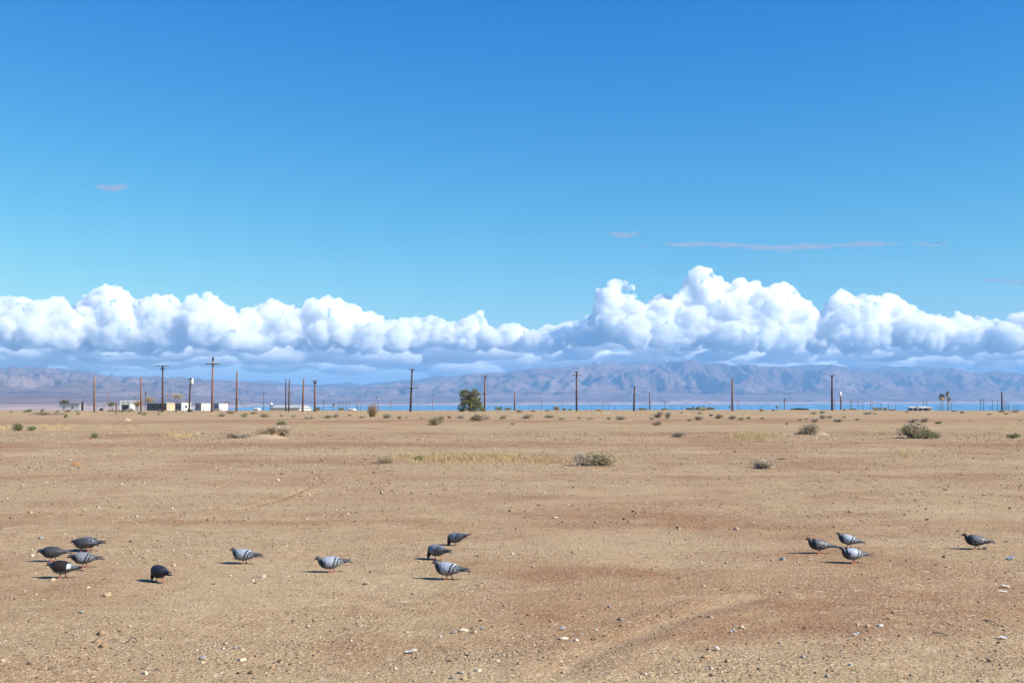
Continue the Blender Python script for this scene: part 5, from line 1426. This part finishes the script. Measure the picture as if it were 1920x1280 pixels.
TINT = {'tan': (0.360, 0.266, 0.169), 'cream': (0.475, 0.403, 0.295), 'white': (.42, .39, .34), 'grey': (0.259, 0.245, 0.230), 'dark': (0.072, 0.054, 0.043), 'orange': (.34, .215, .115), 'blue': (0.216, 0.238, 0.252), 'green': (0.238, 0.252, 0.194), 'brown': (0.216, 0.137, 0.083)}
def stone(px, py, w, h, tint, label, flat=False):
    p = on_ground(px, py); k = px2m(p.y); rs = np.random.default_rng(int(px * 7 + py))
    V = I3V.copy()
    d = rs.normal(size=(7, 3)); d /= np.linalg.norm(d, axis=1)[:, None]
    for q in d:                                          # knock flats off the ball
        c = rs.uniform(.55, .85); over = np.maximum(0, V @ q - c); V -= over[:, None] * q
    V += (pnoise(V[:, 0] * 2.3 + px, V[:, 1] * 2.3 + V[:, 2] * 1.7)[:, None] * .10) * V
    half = w * k * .43; hz = h * k * .48
    V = V * np.array((half, half * rs.uniform(.65, 1.0), max(hz, .012)))
    a = rs.uniform(-.5, .5); V = np.stack([V[:, 0] * math.cos(a) - V[:, 1] * math.sin(a), V[:, 0] * math.sin(a) + V[:, 1] * math.cos(a), V[:, 2]], 1)
    V[:, 2] += max(hz, .012) * .42
    me = np_mesh('stone', V, I3F, STONE, True)
    t = np.array(TINT[tint]); color_attr(me, 'tint', t[None] * (1 + .10 * pnoise(V[:, 0] * 60 + px, V[:, 2] * 60 + V[:, 1] * 30)[:, None]))
    return tag(link('stone', me, loc=(p.x, p.y, p.z)), label, 'stone', 'larger stones lying on the gravel')
ROCKS = [
    (200, 1120, 19, 12, 'tan', 'rounded tan cobble between the left pigeons and the bottom edge'),
    (98, 1089.5, 15, 8, 'tan', 'tan stone under the shadow of the brown pigeon'),
    (165, 1105, 11, 6, 'cream', 'small cream stone above the rounded tan cobble'),
    (60, 1041, 10, 7, 'cream', 'small cream stone left of the slate pigeon'),
    (326, 1060, 10, 8, 'tan', 'tan stone above right of the feeding dusky pigeon'),
    (77, 1011, 14, 7, 'grey', 'pale grey stone left of the speckled pigeon of the left group'),
    (493, 1080, 14, 9, 'cream', 'pointed cream stone below the left lone walking pigeon'),
    (868, 1184, 24, 9, 'cream', 'long cream stone of the cluster at the bottom middle'),
    (852, 1187, 15, 8, 'grey', 'grey stone left in the cluster at the bottom middle'),
    (888, 1187, 16, 9, 'tan', 'tan stone right in the cluster at the bottom middle'),
    (904, 1181, 8, 8, 'blue', 'small bluish stone at the right end of the bottom middle cluster'),
    (826, 1196, 8, 7, 'white', 'small bright white stone left of the bottom middle cluster'),
    (1391, 1176, 14, 10, 'tan', 'tan stone right of the pale wheel track'),
    (1468, 1052, 15, 8, 'blue', 'bluish grey stone left of the right pigeon group'),
    (1056, 1198, 24, 6, 'cream', 'flat pale stone left of the pale wheel track'),
    (1081, 1203, 13, 6, 'white', 'flat white stone right of the flat pale stone'),
    (1117, 1181, 10, 5, 'cream', 'small cream stone beside the pale wheel track'),
    (897, 1259, 16, 8, 'cream', 'cream stone near the bottom edge in the middle'),
    (863, 1263, 16, 6, 'grey', 'flat grey stone near the bottom edge in the middle'),
    (870, 1275, 17, 8, 'tan', 'yellow tan stone at the very bottom in the middle'),
    (849, 1274, 14, 8, 'grey', 'grey stone left of the yellow tan stone at the bottom'),
    (381, 1234, 17, 10, 'grey', 'pale grey stone at the bottom left of centre'),
    (454, 1236, 20, 7, 'cream', 'flat cream stone right of the pale grey stone'),
    (273, 1260, 15, 8, 'cream', 'cream stone near the bottom edge at left'),
    (4, 1241, 16, 10, 'tan', 'tan stone cut by the left edge'),
    (472, 1259, 16, 10, 'brown', 'brown tan stone near the bottom edge left of centre'),
    (511, 1250, 11, 10, 'orange', 'orange tan stone near the bottom edge left of centre'),
    (441, 1217, 11, 8, 'grey', 'dark grey stone above the flat cream stone'),
    (1650, 1174, 18, 7, 'white', 'pale flat stone by the litter patch at lower right'),
    (1627, 1175, 15, 8, 'orange', 'orange brown stone by the litter patch at lower right'),
    (1607, 1172, 7, 8, 'cream', 'upright cream stone left of the litter patch'),
    (1594, 1248, 11, 8, 'white', 'white stone near the bottom at lower right'),
    (1506, 1232, 12, 6, 'grey', 'pale grey stone left of the white stone at lower right'),
    (1845, 1029, 9, 7, 'cream', 'cream stone at the tail side foot of the right edge pigeon'),
    (57, 961, 11, 7, 'orange', 'orange tan stone at the left edge above the pigeons'),
    (529, 888.5, 9, 6, 'brown', 'dark brown clod beside the wheel rut at left'),
    (521, 900, 9, 7, 'cream', 'cream stone below the dark brown clod'),
    (715, 926, 8, 8, 'tan', 'tan stone alone left of the picture middle'),
    (1012, 947, 12, 4, 'brown', 'flat brown stone in the middle gravel'),
    (1040, 972, 14, 5, 'cream', 'flat cream stone in the middle gravel'),
    (1321, 1233, 15, 7, 'orange', 'orange tan stone at the bottom right of the wheel track'),
    (974, 1248, 11, 8, 'orange', 'orange stone at the bottom right of centre'),
    (153, 1152, 13, 5, 'green', 'greenish flat stone below the rounded tan cobble'),
    (813, 1262, 9, 6, 'cream', 'small cream stone left of the grey bottom stones'),
    (1187, 960, 8, 5, 'dark', 'small dark stone in the pebble patch at the middle right'),
    (1170, 975, 8, 5, 'dark', 'dark stone at the lower end of the middle right pebble patch'),
    (1738, 975, 9, 5, 'dark', 'dark stone on the gravel above the right edge pigeon'),
    (1378, 847, 6, 4.5, 'dark', 'tiny dark stone behind the rounded grey green shrub'),
]
for a in ROCKS: stone(*a)

# block, boards and litter
p = on_ground(145, 873.5); k = px2m(p.y)
t = link('brick', MB().box(-7 * k, 6.5 * k, -.11, .11, 0, 7 * k).mesh('brick', MAT['white_paint']), loc=p, rot=(0, R(3), R(22)))
material('brick_orange', (0.31, 0.175, 0.08), 0.9, 0.2, 12, 0.4)
t.data.materials.clear(); t.data.materials.append(MAT['brick_orange'])
bv = t.modifiers.new('bevel', 'BEVEL'); bv.width = .008; bv.segments = 2
tag(t, 'orange brick lying alone on the gravel at left', 'brick')
def litter(px, py, w, dp, label, mat='paper', yaw=0.0, h=.012, name='paper_scrap'):
    p = on_ground(px, py); k = px2m(p.y); b = MB(); n = 6
    V = [(w * k * .8 * (i / (n - 1) - .5), dp * .7 * (j - .5), .008 + h * .5 * (1 + math.sin(i * .8 + px)) + .004 * j) for j in (0, 1) for i in range(n)]
    V += [(x, y, z + .003) for x, y, z in V]
    m = 2 * n
    F = [(i, i + 1, n + i + 1, n + i)[::-1] for i in range(n - 1)] + [(m + i, m + i + 1, m + n + i + 1, m + n + i) for i in range(n - 1)]
    F += [(i, i + 1, m + i + 1, m + i) for i in range(n - 1)] + [(n + i, m + n + i, m + n + i + 1, n + i + 1) for i in range(n - 1)] + [(0, m, m + n, n), (n - 1, 2 * n - 1, m + 2 * n - 1, m + n - 1)]
    o = link(name, b.add(V, F).mesh(name, MAT[mat]), loc=p, rot=(0, 0, yaw))
    return tag(o, label, 'litter', 'scraps of litter on the gravel')
litter(771, 1222, 26, .05, 'white paper strip on the gravel at the bottom middle')
litter(1886, 1099, 17, .07, 'white paper scrap near the right edge, upper one')
litter(1881, 1199, 17, .06, 'white paper scrap near the right edge, lower one')
litter(1606, 1191, 14, .04, 'thin pale paper strip below the upright cream stone', yaw=.1)
litter(1345, 1218, 10, .05, 'small white paper scrap right of the pale wheel track')
litter(1374, 1184, 10, .04, 'small white paper scrap under the tan track stone')
litter(1880, 1110, 20, .03, 'thin white strip just below the upper right paper scrap', h=.006)
litter(1896, 1046, 18, .10, 'grey board scrap right of the right edge pigeon', 'grey_metal', .1, .02, 'board_scrap')
litter(1055, 1180, 14, .05, 'pale scrap above the flat pale stone', 'grey_metal', 0, .01)
# bits of wire and stick
def stick(pts, r, label, mat, name):
    a = [on_ground(x, y) + Vector((0, 0, z)) for x, y, z in pts]; o = a[0].copy()
    t = link(name, MB().tube([q - o for q in a], r, 6).mesh(name, MAT[mat], True), loc=o)
    return tag(t, label, name.replace('_', ' '))
stick([(238, 1207, .012), (243, 1206, .03), (249, 1203, .03), (254, 1203, .025), (257, 1206, .008)], .0032, 'curled dark wire on the gravel at lower left', 'wire', 'wire_scrap')
stick([(1750, 1190, .01), (1765, 1192, .012), (1780, 1196, .01)], .0032, 'straight dark twig at the lower right', 'bark', 'dry_twig')
stick([(1766, 1166, .015), (1778, 1172, .012), (1790, 1176, .01)], .0032, 'dark twig above the straight twig at lower right', 'bark', 'dry_twig')
stick([(1850, 1163, .01), (1862, 1168, .012), (1873, 1174, .01)], .0032, 'dark bent twig near the right edge', 'bark', 'dry_twig')
